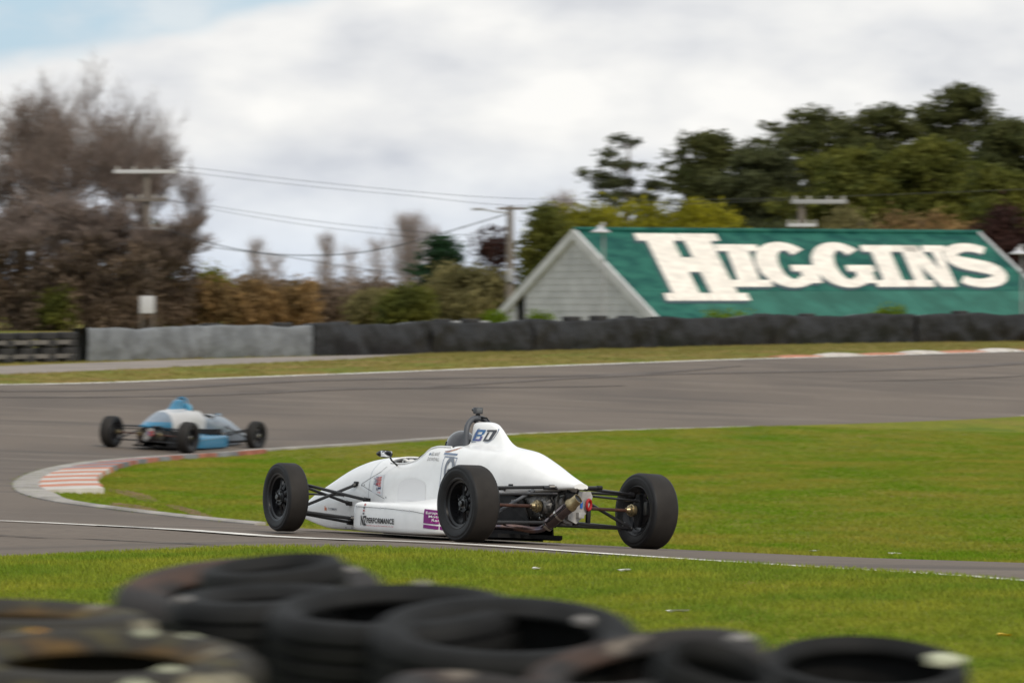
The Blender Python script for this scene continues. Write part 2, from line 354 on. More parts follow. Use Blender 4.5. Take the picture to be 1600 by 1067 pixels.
# ------------------------------------------------------------------ kerbs
m_kw = mat('kerb_white', (.62, .58, .54), .8, var=(2.5, .2), col2=(.44, .39, .35)); m_ko2 = mat('kerb_faded_red', (.36, .13, .09), .8, var=(2.5, .3)); m_ko = mat('kerb_orange', (.50, .19, .11), .75, var=(2.5, .2), col2=(.50, .19, .11)); m_kslate = mat('kerb_slate', (.20, .20, .22), .8, var=(2, .25)); m_kg = mat('kerb_grey', (.31, .285, .26), .85, var=(1.2, .25))
def arclen(poly): return np.concatenate([[0], np.cumsum([np.linalg.norm(np.array(b) - np.array(a)) for a, b in zip(poly[:-1], poly[1:])])])
AL = arclen(ap)
def along(s):
    i = min(max(int(np.searchsorted(AL, s)) - 1, 0), len(ap) - 2); t = (s - AL[i]) / (AL[i + 1] - AL[i]); a, b = np.array(ap[i]), np.array(ap[i + 1])
    p = a + (b - a) * t; j = min(i + 1, len(ap) - 2)
    d1 = (b - a) / np.linalg.norm(b - a); c = np.array(ap[j + 1]) - np.array(ap[j]); d2 = c / np.linalg.norm(c); h = max(i - 1, 0)
    c0 = a - np.array(ap[h]) if h != i else b - a; d0 = c0 / max(np.linalg.norm(c0), 1e-9)
    tt = d1 * 1.0 + d2 * t * .5 + d0 * (1 - t) * .5; tt /= np.linalg.norm(tt); return p, np.array([tt[1], -tt[0]])   # right-hand normal = into the infield
s_apex = AL[min(range(len(ap)), key=lambda i: abs(ap[i][1] - 70))]
s0 = s_apex - 3.6
kerb = empty('kerb', 'orange and white striped kerb round the apex of the grass infield', 'kerb'); kerb['kind'] = 'structure'; del kerb['category']
mb = MB(); rings = []
s = s_apex - 15
while s < s_apex + 33:
    p, nn = along(s); f = min(1, (s - (s_apex - 15)) / 9, 1) * min(1, max(.9, 1 - (s - s_apex - 8) / 30)); wdt = (.10 + .25 * f) if s > s_apex - 5 else .10 + .25 * f * max(0, 1 - (s_apex - 5 - s) / 5)
    a = p - nn * .04 ; b = p + nn * wdt
    za, zb_ = z1(*a), z1(*b); rings.append([(a[0], a[1], za - .05), (a[0], a[1], za + .014), (a[0] + nn[0] * .06, a[1] + nn[1] * .06, za + .03), (b[0], b[1], zb_ + .035), (b[0], b[1], zb_ - .05)]); s += .5
mb.loft(rings); mb.build('concrete_edge', m_kg, kerb, smooth=False)
k = 0; s = s0
while s < s_apex + 24:
    ln = 1.15 + .25 * random.random() if k else 1.5
    u = (s - s0) / 40; wide = .50 + (0 if s < s_apex else 0) ; inn = max(.20, .80 * (1 - .7 * max(0, (s - s_apex - 7)) / 20)) if s > s_apex + 7 else .80
    if k == 0: inn = .74
    mb = MB(); rg = []
    for q in np.linspace(s, s + ln - .03, 4):
        p, nn = along(q); st = .33; r_ = []
        j0 = st + random.uniform(-.02, .02)
        for d, hh in ((j0, -.03), (j0, .040), (j0 + .02, .048), (st + inn * .6, .075), (st + inn, .085), (st + inn, -.03)):
            c = p + nn * d; r_.append((c[0], c[1], z1(*c) + hh))
        rg.append(r_)
    mb.loft(rg); mb.build('kerb_block', (m_kw if s < s_apex + 9 else m_kslate) if k % 2 == 0 else (m_ko if s < s_apex + 9 else m_ko2), kerb, smooth=False); s += ln; k += 1
# far kerb of low painted humps
fl = [tuple(p) for p in far_line]; FA = arclen(fl)
def alongf(s):
    i = min(max(int(np.searchsorted(FA, s)) - 1, 0), len(fl) - 2); t = (s - FA[i]) / (FA[i + 1] - FA[i]); a, b = np.array(fl[i]), np.array(fl[i + 1]); d = (b - a) / np.linalg.norm(b - a)
    return a + (b - a) * t, np.array([-d[1], d[0]])
kf = empty('kerb', 'low humped kerb of white and orange blocks on the far side of the track', 'kerb'); kf['kind'] = 'structure'; del kf['category']
sfar = FA[min(range(len(fl)), key=lambda i: abs(fl[i][0] / fl[i][1] * F + 800 - 1240))]
for k in range(14):
    rg = []; s1 = sfar + k * 2.0
    for q in np.linspace(0, 1, 7):
        p, nn = alongf(s1 + q * 1.97); hh = .03 + (.055 if k % 2 else .02) * math.sin(math.pi * q); r_ = []
        for d, h_ in ((.14, -.03), (.14, .01), (.3, hh), (.62, hh), (.7, -.03)): c = p + nn * d; r_.append((c[0], c[1], z1(*c) + h_))
        rg.append(r_)
    MB().loft(rg).build('kerb_block', m_ko if k % 2 == 0 else m_kw, kf, smooth=False)

# ------------------------------------------------------------------ far tyre barrier with covers
m_cgrey = mat('cover_grey', (.155, .165, .175), .55, var=(2.2, .22), bump=(3.0, 1, .06))
m_cblk = mat('cover_black', (.017, .017, .018), .48, spec=.35, var=(1.6, .35), bump=(3.2, 1, .05))
m_rub = mat('tyre_rubber_old', (.020, .019, .019), .72, var=(14, .35), bump=(60, .3, .004))
m_pale = mat('weathered_board', (.13, .12, .11), .8, var=(5, .25))
def wallpt(u):
    """foot of the barrier at column u of the plan table"""
    T = [(-700, 566, 128), (0, 568, 139), (120, 566, 141), (240, 561, 144), (475, 555.5, 149), (660, 551, 153), (820, 548, 156.5), (1015, 544, 161), (1250, 540.5, 165.5), (1600, 534, 172), (2600, 520, 192)]
    us = [t[0] for t in T]; D = np.interp(u, us, [t[2] for t in T]); x = (u - 800) * D / F; return np.array([x, D])
def cover(u0, u1, hgt, m, parent, amp=.05, seed=0, sag=.03):
    a, b = wallpt(u0), wallpt(u1); ln = np.linalg.norm(b - a); t = (b - a) / ln; nn = np.array([t[1], -t[0]])  # toward the track
    nx, nz = max(6, int(ln / .09)), 12; V = []; r = random.Random(seed); ph = [r.uniform(0, 6.28) for _ in range(12)]
    for j in range(nz + 1):
        for i in range(nx + 1):
            s = i / nx; q = a + (b - a) * s; x = s * ln; g = z1(*q) if j == 0 else V[i][2] + .02
            v = j / nz
            z = g - .02 + v * (hgt + sag * math.sin(x * 1.3 + ph[0]) + .02 * math.sin(x * 3.1 + ph[1]))
            n_ = mathutils_noise(x * 1.3 + seed * 9, v * 1.4, 0) * 1.0 + mathutils_noise(x * 3.4 + seed * 9, v * 2.5 + x * .8, 3) * .5
            d = .32 + amp * n_ * (1 - .3 * v) + .05 * math.sin(v * math.pi)
            c = q + nn * d; V.append((c[0], c[1], z))
    W = nx + 1
    # cap back over the tyres
    top = V[-W:]; V += [(p[0] - nn[0] * .55, p[1] - nn[1] * .55, p[2] - .03) for p in top]; nz2 = nz + 1
    V += [(p[0] - nn[0] * .62, p[1] - nn[1] * .62, p[2] - hgt) for p in top]; nz2 += 1
    Fc = [(j * W + i, j * W + i + 1, (j + 1) * W + i + 1, (j + 1) * W + i) for j in range(nz2) for i in range(nx)]
    o = link('cover_panel', npmesh('cover_panel', V, Fc), m, parent, True); return o
from mathutils import noise as mnoise
def mathutils_noise(a, b, c): return mnoise.noise(Vector((a, b, c)))
def tyre_profile(Ro, wd, Ri, groove=True):
    h = wd / 2; s = (Ro - Ri)
    pr = [(Ri, -h * .72), (Ri + s * .12, -h * .86), (Ri + s * .45, -h * 1.0), (Ri + s * .78, -h * .95), (Ro - s * .05, -h * .80)]
    ys = np.linspace(-h * .74, h * .74, 5)
    for i, y in enumerate(ys):
        pr.append((Ro, y - (h * .13 if i else 0)))
        if groove and i < 4:
            pr += [(Ro, y + h * .10), (Ro - .009, y + h * .12), (Ro - .009, y + h * .20), (Ro, y + h * .22)]
    pr += [(Ro - s * .05, h * .80), (Ri + s * .78, h * .95), (Ri + s * .45, h * 1.0), (Ri + s * .12, h * .86), (Ri, h * .72)]
    t = .014
    pr += [(Ri + .002, h * .62), (Ri + s * .45, h * .9 ), (Ro - s * .22, h * .78), (Ro - .028, 0), (Ro - s * .22, -h * .78), (Ri + s * .45, -h * .9), (Ri + .002, -h * .62)]
    return pr
b0 = wallpt(60)
segs = [('grey tarpaulin cover over the tyre barrier left of the blue car', 'tyre barrier', [(122, 300), (302, 474)], m_cgrey, .93, .05),
        ('black sheeting covering the long tyre barrier below the green roofed building', 'tyre barrier', [(477, 659), (661, 819), (821, 1014), (1016, 1195), (1197, 1420), (1422, 1660), (1662, 2100), (2102, 2500)], m_cblk, .95, .11)]
for lb, ct, rs, mm, hg, am in segs:
    q = wallpt(rs[0][0]); e = empty('tyre_barrier', lb, ct, (0, 0, 0))
    for i, (a, b) in enumerate(rs): cover(a, b, hg, mm, e, am, seed=i + int(a) % 7, sag=.035)
    # tyres of the barrier that stick out above the covers
    lst = [(330, .02), (440, .015)] if mm is m_cgrey else [(532, .0), (690, .035), (735, .03), (830, .0), (893, .05), (935, .055), (978, .03), (1190, .02), (1260, .0), (1500, .045)]
    for u, dz in lst:
        q = wallpt(u); mb = MB(); mb.lathe(tyre_profile(.30, .2, .18, False), 20, (q[0], q[1], z1(*q) + hg - .06 + dz), 'z', True)
        mb.build('tyre', m_rub, e)
# left end: open tyre stack rows with boards
e = empty('tyre_barrier', 'bare dark tyre barrier with pale rails at the far left end', 'tyre barrier')
for i in range(-14, 4):
    u = 105 - i * 34 if False else 104 - (3 - i) * 33
    q = wallpt(u)
    for j in range(4):
        mb = MB(); mb.lathe(tyre_profile(.31, .2, .18, False), 20, (q[0] + .02 * math.sin(i * 3 + j), q[1], z1(*q) + .11 + j * .205), 'z', True); mb.build('tyre', m_rub, e)
a = wallpt(-500); b = wallpt(120)
for hh in (.17, .55):
    mb = MB(); pa = Vector((a[0], a[1] - .36, z1(*a) + hh)); pb = Vector((b[0], b[1] - .36, z1(*b) + hh))
    d = (pb - pa); mb.box((pa + pb) / 2, (d.length, .04, .12), d.to_track_quat('X', 'Z').to_matrix()); mb.build('rail', m_pale, e, False)

# ------------------------------------------------------------------ A-frame building
m_green = mat('green_roof_paint', (.003, .062, .052), .7, spec=.2, var=(1.3, .25, 7), col2=(.020, .125, .092), stretch=(1, 1, 3), bump=(12, .2, .01))
m_green2 = mat('faded_green_roof_paint', (.030, .125, .095), .75, spec=.2, var=(.9, .2), bump=(12, .2, .01))
m_let = mat('cream_letter_paint', (.76, .70, .62), .7, var=(2.2, .12, 8), stretch=(1, 1, 2.5)); m_shd = mat('dark_letter_shadow_paint', (.03, .06, .07), .6)
m_wb = mat('weatherboard_paint', (.47, .47, .47), .7, var=(1.5, .12)); m_barge = mat('bargeboard_paint', (.55, .55, .55), .6, var=(2, .08)); m_dark = mat('dark_opening', (.02, .02, .02), .8)
A = Vector((2.35, 188, 4.115)); al = R(33); TD = Vector((math.cos(al), math.sin(al), 0)); SL = 3.2 / 5.37
SD = Vector((math.sin(al), -math.cos(al), -SL)); SB = Vector((-math.sin(al), math.cos(al), -SL)); NR = TD.cross(SD).normalized()
if NR.z < 0: NR = -NR
RS = lambda t, s, h=0: A + TD * t + SD * s + NR * h
NB = Vector((-NR.x, -NR.y, NR.z))
bld = empty('a_frame_building', 'steep green roofed A-frame building with HIGGINS painted across its roof', 'building')
LEN = 18.7; SE = 6.6
nsh = 9
for i in range(nsh):
    t0, t1 = LEN * i / nsh + .008, LEN * (i + 1) / nsh - .008
    for (s0_, s1_, mm) in ((0, 3.72, m_green), (3.735, SE, m_green2 if i else m_green)):
        v = [RS(t0, s0_, 0), RS(t1, s0_, 0), RS(t1, s1_, 0), RS(t0, s1_, 0)]; vb = [p - NR * .06 for p in v]
        MB().add(v + vb, [(0, 1, 2, 3), (7, 6, 5, 4), (0, 4, 5, 1), (1, 5, 6, 2), (2, 6, 7, 3), (3, 7, 4, 0)]).build('roof_sheet', mm, bld, False)
v = [A + SB * 0.001, A + TD * LEN + SB * 0.001, A + TD * LEN + SB * SE, A + SB * SE]; vb = [p - NB * .06 for p in v]
MB().add(v + vb, [(0, 1, 2, 3), (7, 6, 5, 4), (0, 4, 5, 1), (1, 5, 6, 2), (2, 6, 7, 3), (3, 7, 4, 0)]).build('rear_roof', m_green, bld, False)
MB().tube([A + Vector((0, 0, .03)) - TD * .1, A + TD * (LEN + .1) + Vector((0, 0, .03))], .10, 8).build('ridge_cap', m_green, bld)
# gable boards, overlapping, each its own piece; door gap on the far half
def gab(s, z, o=0): # s along the front(+)/back(-) direction on the gable plane, z absolute height
    p = A + Vector((math.sin(al), -math.cos(al), 0)) * s; return Vector((p.x, p.y, z)) - TD * o
zb = .2; bh = .245; z = zb
while z < A.z - .35:
    for side in (0, 1):
        hw0 = (A.z - z) / SL - .25; hw1 = (A.z - z - bh) / SL - .25
        if hw1 < 0.02: hw1 = .02
        if z < 2.05:  # door between s=-4.0 and -3.25
            rngs = [(-hw0, min(-3.95, -.0), -hw1), (-3.35, hw0, hw1)]
            if side == 0:
                if hw0 <= 4.0: continue
                v = [gab(-hw0, z, .06), gab(-3.95, z, .06), gab(-3.95, z + bh, .035), gab(-max(hw1, 3.96), z + bh, .035)]
            else: 
                v = [gab(-3.35, z, .048), gab(hw0, z, .048), gab(hw1, z + bh, .035), gab(-3.35, z + bh, .035)]
        else:
            if side: continue
            v = [gab(-hw0, z, .048), gab(hw0, z, .048), gab(hw1, z + bh, .035), gab(-hw1, z + bh, .035)]
        vb = [p + TD * .03 for p in v]
        MB().add(v + vb, [(0, 1, 2, 3), (7, 6, 5, 4), (0, 4, 5, 1), (1, 5, 6, 2), (2, 6, 7, 3), (3, 7, 4, 0)]).build('weatherboard', m_wb, bld, False)
    z += bh - .004
v = [gab(-3.97, zb, -.12), gab(-3.33, zb, -.12), gab(-3.33, 2.1, -.12), gab(-3.97, 1.72, -.12)]
MB().add(v + [p + TD * .05 for p in v], [(0, 1, 2, 3), (7, 6, 5, 4), (0, 4, 5, 1), (1, 5, 6, 2), (2, 6, 7, 3), (3, 7, 4, 0)]).build('doorway', m_dark, bld, False)
for sg in (1, -1):
    D_ = SD if sg > 0 else SB; top = A - TD * .02; bw = .32; q = [top + Vector((0, 0, .05)), top + D_ * SE + Vector((0, 0, .05)), top + D_ * SE + Vector((0, 0, -bw)), top + Vector((0, 0, -bw))]
    fr = [p - TD * (.14 if sg > 0 else .137) for p in q]
    MB().add(fr + q, [(0, 1, 2, 3), (7, 6, 5, 4), (0, 4, 5, 1), (1, 5, 6, 2), (2, 6, 7, 3), (3, 7, 4, 0)]).build('bargeboard', m_barge, bld, False)
# far gable (closed)
v = [A + TD * (LEN - .1), A + TD * (LEN - .1) + SD * (SE - .1), A + TD * (LEN - .1) + SB * (SE - .1)]
v = [p - Vector((0, 0, .1)) for p in v]; MB().add(v + [p - TD * .05 for p in v], [(0, 1, 2), (5, 4, 3), (0, 3, 4, 1), (1, 4, 5, 2), (2, 5, 3, 0)]).build('rear_gable', m_wb, bld, False)
MB().box(RS(LEN + .06, SE / 2, .03), (.16, .16, .16), None).build('trim_end', m_barge, bld)
q0, q1 = RS(LEN + .02, 0, .05), RS(LEN + .02, SE, .05)
MB().tube([q0, q1], .07, 6).build('roof_trim', m_barge, bld)
# letters: outlines in (u, s) with u = t + shear*s
def arcpts(cx, cy, rx, ry, a0, a1, n=14): return [(cx + rx * math.cos(R(a0 + (a1 - a0) * i / n)), cy + ry * math.sin(R(a0 + (a1 - a0) * i / n))) for i in range(n + 1)]
def quadstrip(outer, inner): return [(outer[i], outer[i + 1], inner[i + 1], inner[i]) for i in range(len(outer) - 1)]
def rect(x0, y0, x1, y1): return [((x0, y0), (x1, y0), (x1, y1), (x0, y1))]
def gl_I(x0, x1, y0, y1, st, sl):
    c = (x0 + x1) / 2; return rect(x0, y0, x1, y0 + sl) + rect(c - st / 2, y0 + sl, c + st / 2, y1 - sl) + rect(x0, y1 - sl, x1, y1)
def gl_H(x0, x1, y0, y1, st, sl):
    w_ = (x1 - x0); a = x0 + w_ * .27; b = x1 - w_ * .27; mid = (y0 + y1) / 2 - .1; o = []
    for c, p, q in ((a, x0, x0 + w_ * .515), (b, x1 - w_ * .475, x1)): o += rect(p, y0, q, y0 + sl) + rect(c - st / 2, y0 + sl, c + st / 2, y1 - sl) + rect(p, y1 - sl, q, y1)
    return o + rect(a + st / 2, mid - .48, b - st / 2, mid + .42)
def gl_G(x0, x1, y0, y1, st):
    cx, cy = (x0 + x1) / 2 - .02, (y0 + y1) / 2; rx, ry = (x1 - x0) / 2, (y1 - y0) / 2
    o = quadstrip(arcpts(cx, cy, rx, ry, -28, -325), arcpts(cx + .05, cy, rx - st, ry - .50, -28, -325)) if False else []
    o += quadstrip(arcpts(cx, cy, rx, ry, 318, 50, 26), arcpts(cx + .12, cy, rx - st, ry - .52, 318, 50, 26))
    o += rect(cx + rx * .12, cy + .02, x1 + .06, cy + .42)            # bar of the G
    o += rect(x1 - st * .95, cy + .40, x1 - .08, cy + ry * .80)
    return o
def gl_S(x0, x1, y0, y1, st):
    cx = (x0 + x1) / 2; h = (y1 - y0); ry = h * .29; rx = (x1 - x0) / 2; c1 = y0 + ry; c2 = y1 - ry
    top = arcpts(cx, c1, rx * .92, ry, 330, 95, 16); bot = arcpts(cx, c2, rx, ry, -95, 155, 16)
    ctop = arcpts(cx, c1, rx * .92 - .36, ry - .22, 330, 95, 16); 
    spine = [(cx + (rx * .74) * math.cos(R(a)), c1 + (ry * .66) * math.sin(R(a))) for a in np.linspace(-35, -250, 15)] + [(cx + (rx * .78) * math.cos(R(a)), c2 + (ry * .66) * math.sin(R(a))) for a in np.linspace(-75, 150, 15)]
    o = []; P = [np.array(p) for p in spine]; hw = lambda i: .27 + .15 * math.exp(-((i - len(P) / 2) / 6.0) ** 2)
    Lp, Rp = [], []
    for i, p in enumerate(P):
        t = P[min(i + 1, len(P) - 1)] - P[max(i - 1, 0)]; t /= np.linalg.norm(t) + 1e-9; n_ = np.array([-t[1], t[0]]); Lp.append(tuple(p + n_ * hw(i))); Rp.append(tuple(p - n_ * hw(i)))
    return quadstrip(Lp, Rp)
def gl_N(x0, x1, y0, y1, sl):
    w_ = x1 - x0; a0, a1 = x0 + w_ * .12, x0 + w_ * .40; b0, b1 = x1 - w_ * .34, x1 - w_ * .12
    o = rect(x0, y0, a1 + .1, y0 + sl) + rect(a0, y0 + sl, a0 + .55, y1 - sl) + rect(x0, y1 - sl, x0 + w_ * .46, y1) + rect(x1 - w_ * .46, y0, x1, y0 + sl) + rect(b0 + .1, y0 + sl, b1, y1)
    o += [((a0, y0), (a1 + .12, y0), (b1, y1), (b0 - .15, y1))]; return o
def letter(quads, shear, h, m, name, du=0, ds=0):
    mb = MB(); 
    for k, q in enumerate(quads):
        v = [RS(u + du - shear * (s_ + ds), s_ + ds, h + .0008 * (k % 5)) for u, s_ in q]; a = (v[1] - v[0]).cross(v[2] - v[0])
        if a.dot(NR) < 0: v = v[::-1]
        vb = [p - NR * .006 for p in v]; mb.add(v + vb, [(0, 1, 2, 3), (0, 4, 5, 1), (1, 5, 6, 2), (2, 6, 7, 3), (3, 7, 4, 0)])
    me = bpy.data.meshes.new(name); me.from_pydata(mb.v, [], mb.f); return link(name, me, m, bld)
LT = [(gl_H(2.5, 6.2, .18, 4.34, 1.18, .46), .33), (gl_I(5.95, 7.9, .85, 3.5, .98, .42), .43), (gl_G(7.55, 10.3, .68, 3.55, .92), .43), (gl_G(10.15, 12.85, .68, 3.55, .92), .43),
      (gl_I(12.72, 14.42, .85, 3.5, .9, .42), .43), (gl_N(14.3, 16.75, .85, 3.5, .42), .43), (gl_S(16.5, 19.05, .68, 3.55, .5), .43)]
for q, sh in LT: letter(q, sh, .012, m_shd, 'letter_shadow', -.14, .16)
for q, sh in LT: letter(q, sh, .020, m_let, 'letter')

# ------------------------------------------------------------------ poles, wires, small things behind the barrier
m_wood = mat('pole_timber', (.17, .145, .125), .85, var=(6, .25), stretch=(4, 4, .4)); m_galv = mat('galvanised_steel', (.34, .34, .35), .55, .3); m_white = mat('white_enamel', (.50, .50, .52), .5)
m_wire = mat('black_cable', (.045, .045, .05), .6); m_ins = mat('insulator', (.45, .43, .40), .3)
def P3(u, v, D): return Vector(up_(u, v, D))
def pole(u, vt, D, r, label, arms, cat='power pole', name='power_pole', m=m_wood):
    x = (u - 800) * D / F; g = z1(x, D); top = CZ - (vt - H0) * D / F; e = empty(name, label, cat, (x, D, g))
    MB().tube([(0, 0, -.3), (0, 0, top - g)], [r * 1.25, r * .8], 12).build('pole_shaft', m, e)
    for (u0, u1, v, th, mm) in arms:
        z = CZ - (v - H0) * D / F - g; xa = (u0 - u) * D / F; xb = (u1 - u) * D / F
        a = MB().box(((xa + xb) / 2, -r - th * .5, z), (xb - xa, th * .8, th), bev=.01).build('cross_arm', mm, e)
        for q in (.06, .32, .68, .94):
            b = MB().lathe([(0, 0), (.05, .0), (.06, .04), (.04, .08), (.055, .11), (.02, .16), (0, .16)], 10, (xa + (xb - xa) * q, -r - th * .5, z + th / 2), 'z').build('insulator', m_ins, e)
    return e
pole(229, 262, 225, .17, 'tall timber power pole in front of the bare trees on the left', [(178, 278, 268.5, .16, m_white), (200, 262, 312.5, .14, m_wood), (188, 262, 357.5, .13, m_galv)])
p2_ = pole(797, 322, 205, .16, 'timber pole left of the white gable, with a street lamp arm', [])
mb = MB(); g0 = p2_.location.z
arm = [Vector((0, -.1, P3(797, 333, 205).z - g0)), Vector((-.6, -.1, P3(797, 331, 205).z - g0)), Vector((-1.1, -.1, P3(740, 327, 205).z - g0))]
mb.tube(arm, .03, 8); lo = mb.build('lamp_arm', m_galv, p2_)
MB().box(arm[-1] + Vector((-.18, 0, 0)), (.5, .16, .10), bev=.03).build('lamp_head', m_galv, p2_)
MB().box((.05, -.1, P3(797, 326, 205).z - g0), (1.1, .1, .1), bev=.01).build('cross_arm', m_wood, p2_)
MB().box((.02, -.22, P3(800, 430, 205).z - g0), (.3, .12, .55), bev=.02).build('junction_box', m_galv, p2_)
pole(1252, 312, 215, .15, 'pole rising behind the green roof with a wide pale cross arm', [(1236, 1322, 315.5, .18, m_galv), (1230, 1275, 352, .14, m_white)])
def wire(pts, r, label, grp=None):
    P = catmull([P3(*p) for p in pts], 10); o = MB().tube([Vector(p) for p in P], r, 5).build('overhead_wire', m_wire, None); tag(o, label, 'wire', grp)
wire([(229, 262, 225), (300, 262.5, 223), (450, 280, 220), (640, 299, 214), (797, 310, 205), (1000, 313, 207), (1244, 309, 215), (1420, 303, 222), (1700, 292, 235)], .009, 'topmost thin wire from the left pole crossing the sky')
wire([(262, 265, 225), (330, 274, 223), (480, 291, 219), (640, 306, 213), (800, 321, 205), (1020, 320, 208), (1244, 312, 215)], .009, 'thin wire just below the topmost one')
wire([(206, 309, 225), (300, 318, 222), (480, 344, 217), (640, 361, 212), (798, 372, 205)], .009, 'thin wire from the second cross arm of the left pole')
wire([(256, 310, 225), (320, 325, 222), (480, 352, 217), (660, 372, 210), (798, 380, 205)], .009, 'thin wire slightly below the second cross arm wire')
wire([(255, 356, 225), (310, 375, 223), (380, 391, 220), (450, 398.5, 217), (540, 397, 214), (620, 384, 211), (700, 362, 208), (797, 333, 205)], .02, 'thick black cable sagging between the left pole and the lamp pole')
wire([(255, 358, 225), (320, 384, 240), (440, 400, 250), (560, 419, 262), (700, 435, 275), (840, 448, 290)], .018, 'thick black cable falling away to the distance behind the hedge')
# white box on the left pole
x = (230 - 800) * 219 / F; e = MB().box((x, 219, P3(230, 476, 219).z), (.62, .2, .75), bev=.02).build('notice_board', m_white, None); g = z1(x, 219)
mb = MB(); bx = empty('notice_board', 'small white board standing at the foot of the left power pole', 'board', (x, 219, g)); zc = P3(230, 476, 219).z - g
bpy.data.objects.remove(e); mb.box((0, 0, zc), (.62, .06, .75), bev=.02).build('board', m_white, bx); MB().box((-.25, .05, zc / 2), (.07, .07, zc + .3)).build('post', m_wood, bx); MB().box((.25, .05, zc / 2), (.07, .07, zc + .3)).build('post', m_wood, bx)
def hood_post(u, vt, D, label, vb=468):
    x = (u - 800) * D / F; g = z1(x, D); e = empty('lamp_post', label, 'lamp post', (x, D, g)); zt_ = P3(u, vt, D).z - g
    MB().tube([(0, 0, -.1), (0, 0, zt_)], .035, 10).build('post', m_galv, e)
    MB().lathe([(0, .24), (.09, .22), (.12, .12), (.34, .0), (.33, -.03), (.0, .02)], 20, (-.1, 0, zt_ - .05), 'z').build('lamp_shade', m_white, e)
    MB().box((-.02, 0, zt_ + .22), (.14, .14, .12), bev=.02).build('bracket', m_galv, e)
hood_post(943, 360, 178, 'thin post with a white hood in front of the green roof by the gable')
hood_post(1597, 394, 182, 'thin post with a white hood at the right edge past the green roof')
x = -.0106 * 165; q = P3(712, 503, 165); e = empty('metal_trailer', 'low grey flat roofed trailer showing over the black barrier left of the gable', 'trailer', (q.x, 165, z1(q.x, 165))); zz = q.z - e.location.z
MB().box((0, 0, zz * .62), (2.0, 1.3, zz * .5), bev=.03).build('body', m_galv, e); MB().box((0, 0, zz), (2.15, 1.45, .06), bev=.01).build('roof', m_galv, e)
for sx in (-.5, .5):
    MB().lathe(tyre_profile(.26, .16, .13, False), 18, (sx, -.72, .26), 'y', True).build('wheel', m_rub, e)

# ------------------------------------------------------------------ foliage
def leafmat(name, c1, c2, isl=.35, rough=.75): return mat(name, c1, rough, var=(.55, .3, 3), col2=c2, island=isl, spec=.2)
LM = dict(dark=leafmat('conifer_leaf', (.105, .11, .034), (.055, .066, .022)), green=leafmat('green_leaf', (.155, .155, .028), (.085, .10, .022)), olive=leafmat('olive_leaf', (.27, .235, .10), (.16, .145, .06)),
    lime=leafmat('yellow_green_leaf', (.34, .31, .018), (.17, .17, .018)), rust=leafmat('rusty_leaf', (.32, .20, .085), (.19, .13, .06)), brown=leafmat('dry_brown_leaf', (.235, .17, .12), (.13, .098, .074)),
    pine=leafmat('pine_needle', (.10, .11, .045), (.06, .068, .03)), red=leafmat('red_brown_leaf', (.075, .035, .028), (.04, .02, .018)), bright=leafmat('bright_leaf', (.17, .24, .012), (.10, .16, .01)), blue=leafmat('deep_green_leaf', (.035, .085, .035), (.02, .05, .025)))
m_bark = mat('bark', (.10, .078, .062), .9, var=(8, .3)); m_twig = mat('twig', (.215, .165, .14), .9, var=(1.5, .3)); m_twig2 = mat('twig_pale', (.36, .30, .28), .9, var=(1.5, .2))
for m_ in LM.values(): leafy(m_, .4)
def leaves(blobs, n, size, g, flat=.5, clump=10, shell=.55):
    """n leaves spread in clumps over the outer part of the ellipsoids; returns verts, quads"""
    B = np.array(blobs, float); vol = (B[:, 3] * B[:, 4] * B[:, 5]) ** (2 / 3); nc = max(1, n // clump)
    idx = g.choice(len(B), nc, p=vol / vol.sum()); d = g.normal(size=(nc, 3)); d /= np.linalg.norm(d, axis=1)[:, None]
    rr = shell + (1.08 - shell) * g.random(nc) ** .6; c = B[idx, :3] + d * B[idx, 3:6] * rr[:, None]
    csz = g.uniform(.5, 1.4, nc)
    P = np.repeat(c, clump, 0) + g.normal(size=(nc * clump, 3)) * (size * 1.5) * np.repeat(csz, clump)[:, None] * np.array([1, 1, .55 if flat < .6 else .9])
    m = len(P); a = g.normal(size=(m, 3)); a[:, 2] *= flat; a /= np.linalg.norm(a, axis=1)[:, None]; b = g.normal(size=(m, 3)); b -= (b * a).sum(1)[:, None] * a; b /= np.linalg.norm(b, axis=1)[:, None]
    s = size * g.uniform(.5, 1.3, m)[:, None]; a = a * s; b = b * s * .45
    V = np.stack([P - a, P + b * .9, P + a, P - b * .9], 1).reshape(-1, 3); return V, np.arange(len(V)).reshape(-1, 4)
def trunk(mb, base, top, r, limbs, g, blobs=None):
    P = [Vector(base)]; k = 5
    for i in range(1, k + 1): P.append(Vector(base).lerp(Vector(top), i / k) + Vector((g.normal() * r * .6, g.normal() * r * .6, 0)))
    mb.tube(P, [r * (1.15 - .9 * i / k) for i in range(k + 1)], 8)
    if blobs is not None:
        for _ in range(limbs):
            bl = blobs[int(g.integers(len(blobs)))]; h = g.uniform(.25, .85); st = P[0].lerp(P[-1], h); en = Vector(bl[:3]); mid = st.lerp(en, .5) + Vector((0, 0, .3 * r)); mb.tube([st, mid, en], [r * .4 * (1.2 - h), r * .22, r * .06], 5)
